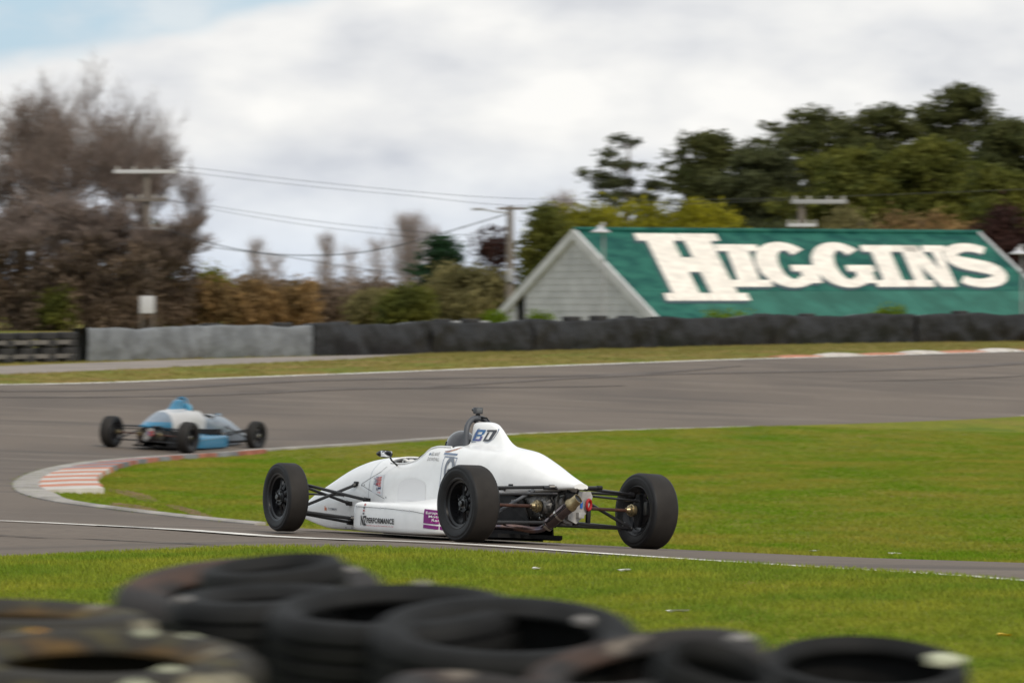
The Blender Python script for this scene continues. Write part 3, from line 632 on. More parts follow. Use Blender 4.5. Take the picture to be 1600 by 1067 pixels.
def tree(name, label, u, D, vtop, wpx, kind, shape, n, size, cat='tree', group=None, base=None, seed=0, lean=0, cb=.25):
    g = np.random.default_rng(abs(seed + int(u))); x = (u - 800) * D / F; gr = z1(x, D) if base is None else base; Ht = CZ - (vtop - H0) * D / F - gr; Wd = wpx * D / F / 2
    e = empty(name, label, cat, (x, D, gr), group=group); bl = []
    if shape == 'round':
        for _ in range(14):
            a = g.uniform(0, 6.28); q = g.uniform(0, .75); h = g.uniform(cb, .86); rr = Wd * g.uniform(.28, .48); wz = math.sqrt(max(.05, 1 - ((h - .5) / .62) ** 2)); bl.append((math.cos(a) * Wd * q * wz, math.sin(a) * Wd * q * wz, Ht * h, rr, rr, min(rr * .75, Ht * .24)))
        bl.append((0, 0, Ht * .55, Wd * .62, Wd * .62, Ht * .36))
        bl += [(Wd * g.uniform(-.5, .5), Wd * g.uniform(-.3, .3), Ht * .84, Wd * .25, Wd * .25, Ht * .14) for _ in range(3)]
    elif shape == 'conifer':   # spreading layered boughs
        m = 58
        for i in range(m):
            h = cb + (1 - cb) * (i / m) ** .9 * .97; a = g.uniform(0, 6.28); rad = Wd * (1 - ((h - cb) / (1 - cb)) ** 2.6) * g.uniform(.25, .98) + Wd * .05; ln = Wd * g.uniform(.22, .42) * (1.2 - h * .5)
            bl.append((math.cos(a) * rad, math.sin(a) * rad, Ht * h + rad * .12, ln, ln, ln * .40))
        for i in range(26):
            h = g.uniform(cb + .1, .97); a = g.uniform(0, 6.28); rad = Wd * (1 - ((h - cb) / (1 - cb)) ** 2.6) * g.uniform(.95, 1.18) + Wd * .06; ln = Wd * g.uniform(.07, .14); bl.append((math.cos(a) * rad, math.sin(a) * rad, Ht * h + rad * .2, ln * 1.5, ln * 1.5, ln * .6))
        bl.append((0, 0, Ht * .5, Wd * .45, Wd * .45, Ht * .36)); bl.append((0, 0, Ht * .93, Wd * .13, Wd * .13, Ht * .07))
    elif shape == 'pine':      # open tree with separate tufts on bare limbs
        for i in range(44):
            h = g.uniform(.36, .98); a = g.uniform(0, 6.28); rad = Wd * g.uniform(.1, 1.05) * (.8 if h > .9 else 1); r_ = Wd * g.uniform(.10, .24); bl.append((math.cos(a) * rad, math.sin(a) * rad, Ht * h, r_, r_, r_ * .38))
    elif shape == 'hedge':
        m = max(6, int(wpx / 14))
        for i in range(m):
            hx = -Wd + 2 * Wd * (i + .5) / m; hh = Ht * g.uniform(.68, .98); r_ = Wd * 2 / m * g.uniform(.8, 1.4); bl.append((hx, g.normal() * .8, hh - min(r_, Ht * .4), r_, r_ * 1.2, min(r_, Ht * .4))); bl.append((hx, g.normal() * .8, Ht * .33, r_ * 1.2, r_ * 1.5, Ht * .4))
    elif shape == 'bush':
        for i in range(7):
            a = g.uniform(0, 6.28); q = g.uniform(0, .6); bl.append((math.cos(a) * Wd * q, math.sin(a) * Wd * q * .6, Ht * g.uniform(.35, .66), Wd * .42, Wd * .42, Ht * .33))
    bl = [tuple(b[:2]) + (b[2],) + tuple(b[3:]) for b in bl]
    if lean: bl = [(b[0] + lean * b[2],) + b[1:] for b in bl]
    V, Q = leaves(bl, n, size, g, .45 if shape in ('conifer', 'pine') else .9, 14 if shape != 'hedge' else 10, .35 if shape in ('hedge', 'conifer') else .5)
    V = V[:]; V[:, 2] = np.maximum(V[:, 2], .02); me = npmesh('crown', V, Q); link('crown', me, LM[kind], e)
    mb = MB(); tr = {'bush': .03 * Ht + .03, 'hedge': .03 * Ht + .03, 'pine': .016 * Ht}.get(shape, .03 * Ht)
    trunk(mb, (0, 0, -.2), (lean * Ht * .9, 0, Ht * (.9 if shape != 'hedge' else .6)), tr, 14 if shape in ('pine', 'round', 'conifer') else 6, g, bl); mb.build('trunk', m_bark, e)
    return e
def bare(name, label, u, D, vtop, wpx, m, seed, levels=6, stems=4, column=False, cat='tree', group=None, r0=.16, spread=1.0, maxseg=3600):
    r = random.Random(seed); x = (u - 800) * D / F; gr = z1(x, D); Ht = CZ - (vtop - H0) * D / F - gr; Wd = wpx * D / F / 2; e = empty(name, label, cat, (x, D, gr), group=group)
    V = []; Q = []; TV = MB(); cnt = [0]
    def seg(a, b, ra, rb):
        t = (b - a).normalized(); s = t.orthogonal().normalized(); q = t.cross(s); i = len(V)
        for p, rr in ((a, ra), (b, rb)):
            for k in range(3): an = 2.094 * k; V.append(tuple(p + s * (math.cos(an) * rr) + q * (math.sin(an) * rr)))
        for k in range(3): Q.append((i + k, i + (k + 1) % 3, i + 3 + (k + 1) % 3, i + 3 + k))
    def grow(p, d, ln, rad, lv):
        if cnt[0] > maxseg: return
        cnt[0] += 1; n_ = 3 if lv < levels - 1 else 2; q = p
        for i in range(n_):
            d2 = (d + Vector((r.gauss(0, .13), r.gauss(0, .13), .10 if not column else .22))).normalized(); q2 = q + d2 * (ln / n_)
            lim = Wd * (1.0 if not column else 1.0)
            ra, rb = rad * (1 - .35 * i / n_), rad * (1 - .35 * (i + 1) / n_)
            if lv <= 1: TV.tube([q, q2], [ra, rb], 7, False)
            else: seg(q, q2, max(ra, .006), max(rb, .006))
            q = q2; d = d2
            if lv < levels and (i > 0 or lv > 1):
                for _ in range(2 if lv < levels - 1 else 3):
                    ax = Vector((r.gauss(0, 1), r.gauss(0, 1), r.gauss(0, .45))).normalized(); k = (.75 if not column else .32) * spread
                    grow(q, (d + ax * k).normalized(), ln * r.uniform(.52, .78), rb * .58, lv + 1)
    base_ln = Ht * (.36 if not column else .34)
    for i in range(stems):
        a = 6.28 * i / stems + r.random(); sp = (.42 if not column else .05) * spread; dd = Vector((math.cos(a) * sp, math.sin(a) * sp, 1)).normalized(); cnt[0] = 0
        grow(Vector((math.cos(a) * r0 * .8, math.sin(a) * r0 * .8, -.1)), dd, base_ln, r0, 0)
    V = np.array(V); mx = np.abs(V[:, 0]).max(); top = np.percentile(V[:, 2], 99.7)
    V[:, 2] *= Ht / top; sx = Wd / np.percentile(np.abs(V[:, 0]), 98); V[:, 0] *= sx; V[:, 1] *= sx
    TV.v = [(a * sx, b * sx, c * Ht / top) for a, b, c in TV.v]
    link('branches', npmesh('branches', V, Q), m, e); TV.build('trunk', m_bark, e); return e
# left: bare trees over brown thicket
bare('bare_tree', 'tall leafless tree at the far left edge with a rounded twiggy crown', 35, 236, 140, 300, m_twig, 3, 6, 5, r0=.2)
bare('bare_tree', 'tallest leafless tree left of the power pole, twigs reaching the pale sky', 140, 240, 118, 250, m_twig, 11, 6, 5, r0=.2)
bare('bare_tree', 'leafless tree behind the left power pole with twigs out to its right', 222, 232, 205, 190, m_twig, 5, 6, 4, r0=.16)
bare('bare_tree', 'low spreading leafless tree in front of the brown thicket at far left', 70, 226, 300, 330, m_twig, 21, 6, 6, r0=.14)
bare('bare_tree', 'short leafless tree in the brown thicket beside the power pole', 190, 226, 330, 230, m_twig, 31, 6, 6, r0=.12)
tree('brown_thicket', 'dense brown thicket filling the far left behind the barrier', 70, 223, 372, 350, 'brown', 'hedge', 16000, .12, 'shrubs', seed=1)
tree('brown_thicket', 'brown thicket between the left power pole and the far left trees', 215, 229, 385, 170, 'brown', 'hedge', 9000, .12, 'shrubs', seed=2)
tree('dark_evergreen', 'dark evergreen standing right behind the left power pole', 232, 240, 345, 95, 'dark', 'conifer', 9000, .13, cb=.05, seed=6)
tree('dark_shrub', 'dark green shrub low under the far left trees', 95, 222, 440, 90, 'green', 'bush', 2500, .12, 'shrub', seed=2)
tree('golden_shrub', 'round yellow green shrub topping the hedge right of the power pole', 335, 236, 412, 105, 'lime', 'bush', 4500, .12, 'shrub', seed=3)
tree('rusty_hedge', 'rusty brown hedge between the power pole and the columnar bare trees', 375, 230, 432, 230, 'rust', 'hedge', 12000, .14, 'hedge', seed=4)
tree('brown_hedge', 'brown hedge behind the grey tarpaulin end of the barrier', 500, 236, 436, 210, 'brown', 'hedge', 10000, .14, 'hedge', seed=5)
def broom(label, u, D, vtop, wpx, seed, n=260, oval=.5):
    """narrow leafless tree: a straight stem with many fine upright twigs"""
    r = random.Random(seed); x = (u - 800) * D / F; gr = z1(x, D); Ht = CZ - (vtop - H0) * D / F - gr; Wd = wpx * D / F / 2; e = empty('bare_tree', label, 'tree', (x, D, gr), group='narrow bare trees on the horizon'); V = []; Q = []
    def seg(a, b, ra, rb):
        t = (b - a).normalized(); s = t.orthogonal().normalized(); q = t.cross(s); i = len(V)
        for p, rr in ((a, ra), (b, rb)):
            for k in range(3): an = 2.094 * k; V.append(tuple(p + s * (math.cos(an) * rr) + q * (math.sin(an) * rr)))
        for k in range(3): Q.append((i + k, i + (k + 1) % 3, i + 3 + (k + 1) % 3, i + 3 + k))
    for _ in range(n):
        h = r.uniform(.18, .9); a = r.uniform(0, 6.283); ln = Ht * r.uniform(.12, .34) * (1.05 - h * .6); env = Wd * (.55 + .45 * math.sin(math.pi * h)); p = Vector((0, 0, Ht * h)); q = Vector((math.cos(a) * env * r.uniform(.3, 1), math.sin(a) * env * r.uniform(.3, 1), min(Ht * r.uniform(.9, 1.0), Ht * h + ln)))
        m = p.lerp(q, .5) + Vector((r.gauss(0, .1), r.gauss(0, .1), -.08 * ln)); seg(p, m, .022, .015); seg(m, q, .015, .007)
        for _ in range(5):
            o = m.lerp(q, r.random()); seg(o, o + Vector((r.gauss(0, .22), r.gauss(0, .22), r.uniform(.25, .9))) * (Wd * .4 + .2), .009, .004)
    link('branches', npmesh('branches', V, Q), m_twig2, e); MB().tube([(0, 0, -.2), (.05, 0, Ht * .5), (0, 0, Ht * .93)], [.11, .07, .015], 7).build('trunk', m_twig2, e); return e
for i, (u, vt, wp, lb) in enumerate([(402, 372, 52, 'leftmost of the narrow leafless trees on the horizon'), (430, 398, 44, 'shortest narrow leafless tree right beside the leftmost one'), (510, 362, 46, 'narrow leafless tree standing midway between hedge and dark conifer'), (548, 385, 50, 'faint narrow leafless tree left of the broad pale one'), (588, 372, 52, 'narrow leafless tree touching the broad pale one'), (640, 332, 84, 'tallest broad pale leafless tree left of the dark conifer'), (675, 352, 50, 'pale leafless tree rising directly behind the dark conifer')]):
    broom(lb, u, 300 + 4 * i, vt, wp, 40 + i, (120, 90, 150, 80, 110, 420, 130)[i])
broom('thin haze of a leafless tree just left of the lamp pole', 880, 300, 300, 70, 77, 300)
tree('dark_conifer', 'small dark green conifer standing alone on the horizon near the middle', 688, 255, 368, 88, 'blue', 'conifer', 7000, .14, cb=.1, seed=9)
tree('far_hedge', 'far olive hedge closing the horizon in the middle', 600, 330, 428, 420, 'brown', 'hedge', 14000, .2, 'hedge', seed=8)
tree('far_hedge', 'far olive hedge closing the horizon on the right', 1150, 330, 400, 620, 'olive', 'hedge', 14000, .25, 'hedge', seed=18)
tree('far_hedge', 'far brown hedge closing the horizon behind the left trees', 180, 330, 430, 560, 'brown', 'hedge', 14000, .22, 'hedge', seed=28)
tree('far_hedge', 'long far hedge closing the horizon beyond the left edge', -700, 330, 425, 1300, 'brown', 'hedge', 16000, .3, 'hedge', seed=38)
tree('far_hedge', 'long far hedge closing the horizon beyond the right edge', 2150, 330, 400, 1300, 'olive', 'hedge', 16000, .3, 'hedge', seed=48)
tree('olive_bush', 'rounded olive bush over the black barrier, leftmost of the olive bushes', 570, 215, 455, 105, 'olive', 'bush', 5000, .12, 'bush', seed=3)
tree('olive_bush', 'dark olive bush between two paler ones over the barrier', 640, 212, 440, 120, 'green', 'bush', 6000, .12, 'bush', seed=4)
tree('olive_bush', 'largest olive bush reaching to the lamp pole', 735, 222, 415, 170, 'olive', 'round', 12000, .12, 'bush', seed=5, cb=.1)
tree('leafy_tree', 'yellowish green tree right behind the lamp pole', 858, 222, 318, 150, 'green', 'round', 16000, .13, seed=6, cb=.15)
tree('leafy_tree', 'green tree behind the gable apex, reaching over the green roof', 920, 228, 316, 190, 'lime', 'round', 15000, .13, seed=7, cb=.15)
tree('gorse_bush', 'big yellow green bush rising behind the left part of the green roof', 1050, 216, 310, 250, 'lime', 'round', 24000, .12, 'bush', seed=8, cb=.2)
tree('purple_tree', 'thin brownish tree between the dark conifer and the lamp pole', 770, 250, 352, 90, 'red', 'round', 3000, .12, seed=3)
tree('pine_tree', 'open sparse pine with separate tufts standing apart from the dark conifers', 978, 262, 192, 140, 'pine', 'pine', 8000, .13, seed=12)
CF = [(1115, 268, 206, 230, 'dark', 'dark conifer at the left end of the big group'), (1190, 262, 235, 200, 'pine', 'lower conifer with brownish boughs in front of the left end'), (1262, 274, 170, 300, 'dark', 'broad flat topped conifer in the middle of the big group'), (1370, 272, 168, 260, 'dark', 'conifer with a jagged top right of the flat topped one'), (1330, 258, 232, 260, 'green', 'green conifer in the front middle of the big group'), (1500, 276, 134, 250, 'dark', 'tallest conifer, peaked, near the right edge'), (1450, 256, 222, 260, 'green', 'wide green conifer below the tallest peaked one'), (1590, 260, 190, 260, 'dark', 'conifer cut off by the right edge of the view'), (1560, 248, 262, 200, 'green', 'low green conifer at the right edge in front of a dark one'), (1700, 270, 180, 260, 'dark', 'conifer beyond the right edge of the view')]
for i, (u, D, vt, wp, kd, lb) in enumerate(CF): tree('conifer_tree', lb, u, D, vt, wp, kd, 'conifer', 32000, .17, group='conifers behind the green roofed building', seed=60 + i, cb=.12)
tree('olive_tree', 'olive brown tree above the middle of the green roof', 1340, 228, 322, 160, 'olive', 'round', 9000, .12, seed=31, cb=.2)
tree('olive_tree', 'rusty olive tree above the right half of the green roof', 1440, 226, 328, 160, 'rust', 'round', 9000, .12, seed=32, cb=.2)
tree('olive_tree', 'low olive tree behind the middle of the roof, left of the cross arm', 1210, 236, 340, 150, 'pine', 'round', 8000, .12, seed=33, cb=.2)
tree('copper_tree', 'dark red brown tree past the right end of the green roof', 1580, 222, 322, 130, 'red', 'round', 11000, .12, seed=34, cb=.1)
for i, (u, D, vt, wp, lb) in enumerate([(775, 172, 486, 52, 'bright green shrub left of the white gable foot'), (845, 170, 488, 42, 'bright green shrub below the dark doorway'), (1385, 178, 474, 70, 'bright green shrub before the roof under the letters G and I'), (1150, 176, 484, 110, 'low yellow green shrub along the barrier below the letter H')]):
    tree('bright_shrub', lb, u, D, vt, wp, 'bright', 'bush', 2600, .07, 'shrub', 'shrubs showing over the black barrier', seed=70 + i)

# ------------------------------------------------------------------ racing cars
m_tyre = mat('slick_tyre', (.013, .013, .014), .55, spec=.3, var=(9, .18), bump=(90, .15, .002))
m_tread = mat('slick_tread', (.024, .021, .019), .7, spec=.25, var=(7, .15), bump=(120, .25, .002))
m_rim = mat('black_rim', (.016, .016, .018), .32, .3); m_blk = mat('satin_black', (.009, .009, .010), .45, spec=.35); m_carb = mat('dark_plate', (.010, .010, .011), .7, spec=.25, var=(10, .3))
m_cast = mat('cast_alloy', (.20, .19, .18), .42, .8, col2=(.06, .058, .055), var=(26, .35), bump=(60, .5, .004)); m_brass = mat('brassy_joint', (.42, .34, .20), .35, .9, var=(30, .2)); m_steel = mat('polished_steel', (.55, .53, .50), .16, 1, var=(12, .2))
m_tube = mat('black_tubing', (.016, .016, .018), .28); m_rust = mat('brown_shaft', (.10, .045, .032), .5, .4, var=(20, .3)); m_exh = mat('blued_exhaust', (.16, .14, .17), .22, .95, var=(9, .4), col2=(.30, .18, .14))
m_red = mat('red_paint', (.36, .010, .012), .35); m_tail = mat('pale_tail_casing', (.40, .39, .38), .45, .3, var=(20, .2)); m_grey = mat('dark_grey_padding', (.075, .08, .092), .55)
m_chrome = mat('mirror_glass', (.75, .76, .78), .08, 1); m_helm = mat('dark_grey_helmet', (.05, .05, .056), .22, coat=.6); m_suit = mat('race_suit', (.10, .10, .11), .8, var=(9, .2)); m_glove = mat('white_glove', (.70, .69, .67), .75, var=(14, .1)); m_skin = mat('skin', (.45, .28, .21), .6)
m_seam = mat('panel_gap', (.20, .20, .21), .7); m_bluep = mat('tube_fitting_blue', (.02, .12, .45), .4); m_visor = mat('visor', (.01, .01, .012), .08)
def body_mat(name, c): return mat(name, c, .28, var=(7, .04, 8), coat=.35)
m_wht = body_mat('white_gelcoat', (.88, .88, .88)); m_blu = body_mat('sky_blue_gelcoat', (.030, .17, .30)); m_sil = body_mat('silver_grey_gelcoat', (.17, .21, .26)); m_offw = body_mat('off_white_gelcoat', (.50, .50, .51))

def car_matrix(RL, RR, FL):
    X = (FL - RL); X /= np.linalg.norm(X); Y = RL - RR; Y /= np.linalg.norm(Y); Z = np.cross(X, Y); Z /= np.linalg.norm(Z); Y = np.cross(Z, X); O = (RL + RR) / 2
    return Matrix(((X[0], Y[0], Z[0], O[0]), (X[1], Y[1], Z[1], O[1]), (X[2], Y[2], Z[2], O[2]), (0, 0, 0, 1)))
# body stations: x, zb, wb, wm, zm, ws, zs, wr, zr, w6, z6, w7, z7, zt
ST = [(-.30, .428, .035, .060, .440, .055, .455, .040, .462, .03, .465, .015, .467, .468),
      (-.05, .405, .10, .135, .430, .13, .475, .105, .510, .08, .525, .045, .536, .540),
      (.20, .375, .15, .195, .42, .185, .51, .15, .575, .11, .605, .06, .624, .630),
      (.42, .355, .19, .235, .42, .225, .54, .18, .628, .13, .665, .07, .690, .697),
      (.58, .335, .21, .258, .42, .243, .56, .198, .655, .14, .695, .075, .710, .716),
      (.66, .27, .22, .268, .42, .25, .565, .202, .663, .120, .700, .04, .722, .735),
      (.735, .16, .24, .278, .41, .258, .572, .205, .673, .090, .712, .030, .755, .772),
      (.80, .08, .25, .283, .39, .264, .578, .208, .680, .080, .722, .026, .802, .820),
      (.87, .04, .25, .286, .37, .269, .584, .21, .686, .080, .730, .030, .850, .868),
      (.95, .03, .25, .288, .36, .273, .59, .21, .691, .088, .736, .045, .882, .899),
      (1.02, .03, .25, .289, .35, .275, .593, .21, .694, .095, .739, .060, .889, .908),
      (1.135, .03, .25, .29, .34, .278, .60, .21, .700, .100, .742, .072, .885, .909),
      (1.145, .03, .25, .29, .34, .278, .60, .21, .700, .102, .722, .07, .724, .726),
      (1.20, .03, .25, .29, .33, .28, .60, .21, .703, .15, .718, .07, .722, .724),
      (1.38, .03, .25, .29, .33, .28, .59, .212, .706, .14, .720, .07, .722, .724),
      (1.51, .03, .25, .29, .33, .282, .575, .218, .688, .14, .70, .07, .71, .712),
      (1.60, .03, .25, .29, .33, .284, .545, .228, .634, .15, .64, .07, .65, .65),
      (1.70, .03, .25, .29, .33, .284, .525, .232, .592, .15, .60, .07, .61, .61),
      (1.95, .03, .25, .288, .33, .278, .495, .225, .562, .15, .585, .07, .60, .602),
      (2.10, .03, .25, .285, .33, .270, .49, .215, .568, .15, .600, .07, .616, .620),
      (2.30, .03, .245, .275, .33, .255, .485, .19, .568, .13, .600, .07, .614, .618),
      (2.50, .03, .235, .262, .32, .238, .47, .17, .560, .12, .586, .06, .597, .600),
      (2.72, .03, .225, .25, .30, .222, .44, .155, .525, .10, .550, .05, .560, .562),
      (3.02, .032, .205, .232, .26, .205, .38, .14, .440, .09, .465, .045, .474, .477),
      (3.20, .050, .195, .218, .23, .195, .33, .13, .372, .085, .393, .04, .400, .402),
      (3.42, .082, .175, .195, .195, .175, .255, .115, .288, .075, .300, .035, .304, .306),
      (3.60, .108, .145, .162, .155, .145, .185, .09, .198, .06, .203, .03, .205, .206),
      (3.68, .122, .10, .115, .145, .10, .158, .06, .163, .04, .165, .02, .166, .166)]
SA = np.array(ST[::1]); 
def section(x):
    r = [float(pchip(SA[:, 0], SA[:, j], np.array([x]))[0]) for j in range(SA.shape[1])]; _, zb, wb, wm, zm, ws, zs, wr, zr, w6, z6, w7, z7, zt_ = r
    key = [(0, zb), (wb * .6, zb), (wb, zb + .006), (wb + (wm - wb) * .6, zb + (zm - zb) * .2), (wm, zm), (ws, zs), (wr, zr), (w6, z6), (w7, z7), (0, zt_)]
    return key
def half(x, n=5):
    K = section(x); K2 = [(-K[1][0], K[1][1])] + K + [(-K[-2][0], K[-2][1])]; o = []
    for i in range(1, len(K2) - 2):
        a, b, c, d = [np.array(q) for q in K2[i - 1:i + 3]]
        for k in range(n):
            t = k / n; T = .35 if i in (2, 3) else .5
            m0 = (c - a) * T; m1 = (d - b) * T; lim = np.linalg.norm(c - b)
            for m_ in (m0, m1):
                l_ = np.linalg.norm(m_)
                if l_ > lim: m_ *= lim / l_
            p = (2 * t ** 3 - 3 * t * t + 1) * b + (t ** 3 - 2 * t * t + t) * m0 + (-2 * t ** 3 + 3 * t * t) * c + (t ** 3 - t * t) * m1; o.append((max(p[0], 0), p[1]))
    o.append(K[-1]); return o
def body_piece(xs, name, m, parent, hole=None, solid=True):
    rings = [];
    for x in xs:
        h = half(x); ring = [(x, -y, z) for y, z in h] + [(x, y, z) for y, z in h[::-1][1:-1]]; rings.append(ring)
    n = len(rings[0]); V = [p for r in rings for p in r]; Fc = []; nh = len(half(1.0)); hs = (6 - 0) * 5  # rim key index 6
    for i in range(len(rings) - 1):
        for k in range(n):
            if hole and hole[0] < (xs[i] + xs[i + 1]) / 2 < hole[1]:
                kk = k if k < nh else n - k
                kk2 = (k + 1) if k + 1 < nh else n - k - 1
                if min(kk, kk2) >= hs: continue
            Fc.append((i * n + k, i * n + (k + 1) % n, (i + 1) * n + (k + 1) % n, (i + 1) * n + k))
    for e in (0, len(rings) - 1):
        if (e == 0 and xs[0] < -.25) or (e and xs[-1] > 3.6): Fc.append(tuple(e * n + k for k in (range(n - 1, -1, -1) if e == 0 else range(n))))
    me = bpy.data.meshes.new(name); me.from_pydata(V, [], Fc); bm = bmesh.new(); bm.from_mesh(me); bmesh.ops.recalc_face_normals(bm, faces=bm.faces[:]); bm.to_mesh(me); bm.free()
    me.shade_smooth(); me.set_sharp_from_angle(angle=R(50)); return link(name, me, m, parent), V, Fc
def superring(x, y0, y1, z0, z1_, e=5, n=32, tilt=0):
    cy, cz, ry, rz_ = (y0 + y1) / 2, (z0 + z1_) / 2, (y1 - y0) / 2, (z1_ - z0) / 2; o = []
    for k in range(n):
        a = 2 * math.pi * k / n; c, s = math.cos(a), math.sin(a); y = cy + ry * math.copysign(abs(c) ** (2 / e), c); z = cz + rz_ * math.copysign(abs(s) ** (2 / e), s)
        if z > cz: z += tilt * (y1 - y) / (y1 - y0)
        o.append((x, y, z))
    return o
PODS = [(.74, .26, .30, .06, .20), (.80, .25, .44, .045, .225), (.90, .25, .53, .036, .24), (1.05, .25, .565, .030, .247), (1.4, .24, .575, .028, .256), (1.75, .22, .575, .028, .262), (1.98, .20, .572, .030, .263), (2.05, .20, .563, .036, .257), (2.085, .21, .54, .055, .24)]
def pod(side, m, parent):
    P = np.array(PODS); rings = []
    for x in np.linspace(.74, 2.085, 34):
        r = [float(pchip(P[:, 0], P[:, j], np.array([x]))[0]) for j in range(1, 5)]; tl = .10 * max(0, min(1, (1.75 - x) / .7)) * (1 if x > .8 else .5)
        rg = superring(x, r[0], r[1], r[2], r[3], 7, 40, tl); rings.append([(a, side * b, c) for a, b, c in rg])
    return MB().loft(rings).build('sidepod', m, parent, angle=60)

def wheel(parent, x, y, Ro, wd, steer=0, camber=0, side=1, front=False):
    Ri = .184; e = MB(); rot = Matrix.Rotation(steer, 3, 'Z') @ Matrix.Rotation(camber, 3, 'X'); h = wd / 2; s = Ro - Ri; c = Vector((x, y, Ro))
    pr = [(Ri - .004, -h * .78), (Ri + s * .10, -h * .88), (Ri + s * .30, -h * .97), (Ri + s * .55, -h * 1.0), (Ri + s * .60, -h * 1.0), (Ri + s * .62, -h * .985), (Ri + s * .78, -h * .97), (Ri + s * .80, -h * .975), (Ri + s * .90, -h * .90), (Ro - .004, -h * .80)]
    tire = MB(); outer = pr + [(Ro, -h * .70)] ; f2 = [(a, -b) for a, b in outer[::-1]]
    prof = outer + f2 + [(Ri, h * .74), (Ri, -h * .74)]
    tire.lathe(prof, 72, c, 'y', True, rot=rot)
    m = len(prof); no = len(outer); tire.mi = [1 if (i % m) in (no - 2, no - 1, no) else 0 for i in range(len(tire.f))]
    t = tire.build('tyre', [m_tyre, m_tread], parent, angle=60)
    # rim hangs under the wheel's tyre object level: wheel > tyre, rim, hub
    return t, rot, c, Ri, h
def make_wheel(car, x, y, Ro, wd, steer, camber, side, front):
    wmb, rot, c, Ri, h = wheel(car, x, y, Ro, wd, steer, camber, side, front); wmb.name = 'wheel'
    so = side  # outer side sign
    r = MB(); rp = [(Ri + .004, so * h * .80), (Ri + .010, so * h * .84), (Ri + .002, so * h * .86), (Ri - .010, so * h * .80), (Ri - .014, so * h * .66), (Ri - .030, so * h * .60), (Ri - .034, -so * h * .55), (Ri - .014, -so * h * .68), (Ri - .008, -so * h * .82), (Ri + .002, -so * h * .87), (Ri + .010, -so * h * .84), (Ri + .002, -so * h * .78), (Ri - .026, -so * h * .50), (Ri - .026, so * h * .55), (Ri - .006, so * h * .70)]
    r.lathe(rp, 56, c, 'y', True, rot=rot); r.build('rim', m_rim, wmb, angle=40)
    d = MB(); di = so * h * (.02 if not front else .10)   # dished centre with spokes
    d.lathe([(.028, di + so * .045), (.062, di + so * .045), (.068, di + so * .03), (.066, di - so * .01), (.028, di - so * .01)], 28, c, 'y', True, rot=rot)
    for k in range(8):
        a = 2 * math.pi * k / 8 + .3; ca, sa = math.cos(a), math.sin(a); tx = Vector((-sa, 0, ca)); ra = Vector((ca, 0, sa)); rg = []
        for rr, yy, ww, th in ((.058, di + so * .022, .022, .016), (.085, di + so * .012, .017, .014), (.125, di - so * .002, .016, .014), (.157, di - so * .004, .026, .018)):
            p = ra * rr; rg.append([c + rot @ (p + tx * ww + Vector((0, yy + so * th * .4, 0))), c + rot @ (p + tx * ww * .5 + Vector((0, yy + so * th, 0))), c + rot @ (p - tx * ww * .5 + Vector((0, yy + so * th, 0))), c + rot @ (p - tx * ww + Vector((0, yy + so * th * .4, 0))), c + rot @ (p + Vector((0, yy - so * th, 0)))])
        d.loft(rg)
    d.build('spokes', m_rim, wmb, angle=40)
    n = MB(); n.lathe([(0, di + so * .075), (.016, di + so * .075), (.022, di + so * .07), (.024, di + so * .05), (.034, di + so * .048), (.034, di + so * .02), (0, di + so * .02)], 16, c, 'y', rot=rot); n.build('wheel_nut', m_steel if side < 0 else mat_nut, wmb)
    for k in range(4):
        a = 2 * math.pi * k / 4 + .6; p = Vector((math.cos(a) * .050, di + so * .045, math.sin(a) * .050)); b = MB(); b.lathe([(0, so * .012), (.008, so * .012), (.008, 0)], 6, c + rot @ p, 'y', rot=rot); b.build('bolt', mat_nut, wmb)
    # inner side: brake disc and upright
    b = MB(); bi = -so * h * .35; b.lathe([(.05, bi), (.118, bi), (.118, bi - so * .016), (.05, bi - so * .016)], 40, c, 'y', True, rot=rot); b.build('brake_disc', m_steel2, wmb, angle=30)
    u = MB(); ui = -so * (h * .62); up_z = .125; 
    u.loft([[c + rot @ Vector((dx * q, ui + dy, zz)) for dx, dy in ((-.03, -.018), (.03, -.018), (.03, .018), (-.03, .018))] for zz, q in ((-up_z, .6), (-.07, 1.2), (0, 1.7), (.07, 1.2), (up_z, .7))]); u.build('upright', m_carb, wmb)
    u = MB(); u.box(c + rot @ Vector((-.085, ui + so * .03, .02)), (.05, .07, .10), rot, bev=.012); u.build('brake_caliper', m_cast2, wmb)
    return wmb
mat_nut = mat('dark_steel', (.14, .14, .14), .3, .9); m_steel2 = mat('brake_iron', (.12, .11, .11), .4, .9); m_cast2 = mat('caliper_alloy', (.12, .12, .12), .4, .7)

def car_link(name, car, pts, r, m=None, flat=1.0, fit=True):
    P = [Vector(p) for p in pts]; mb = MB(); mb.tube(P, r, 10, flat=flat)
    if fit:
        for e, o in ((P[0], P[1]), (P[-1], P[-2])):
            d = (o - e).normalized(); mb.tube([e - d * .012, e + d * .030], r * 1.45, 8)
    return mb.build(name, m or m_tube, car)

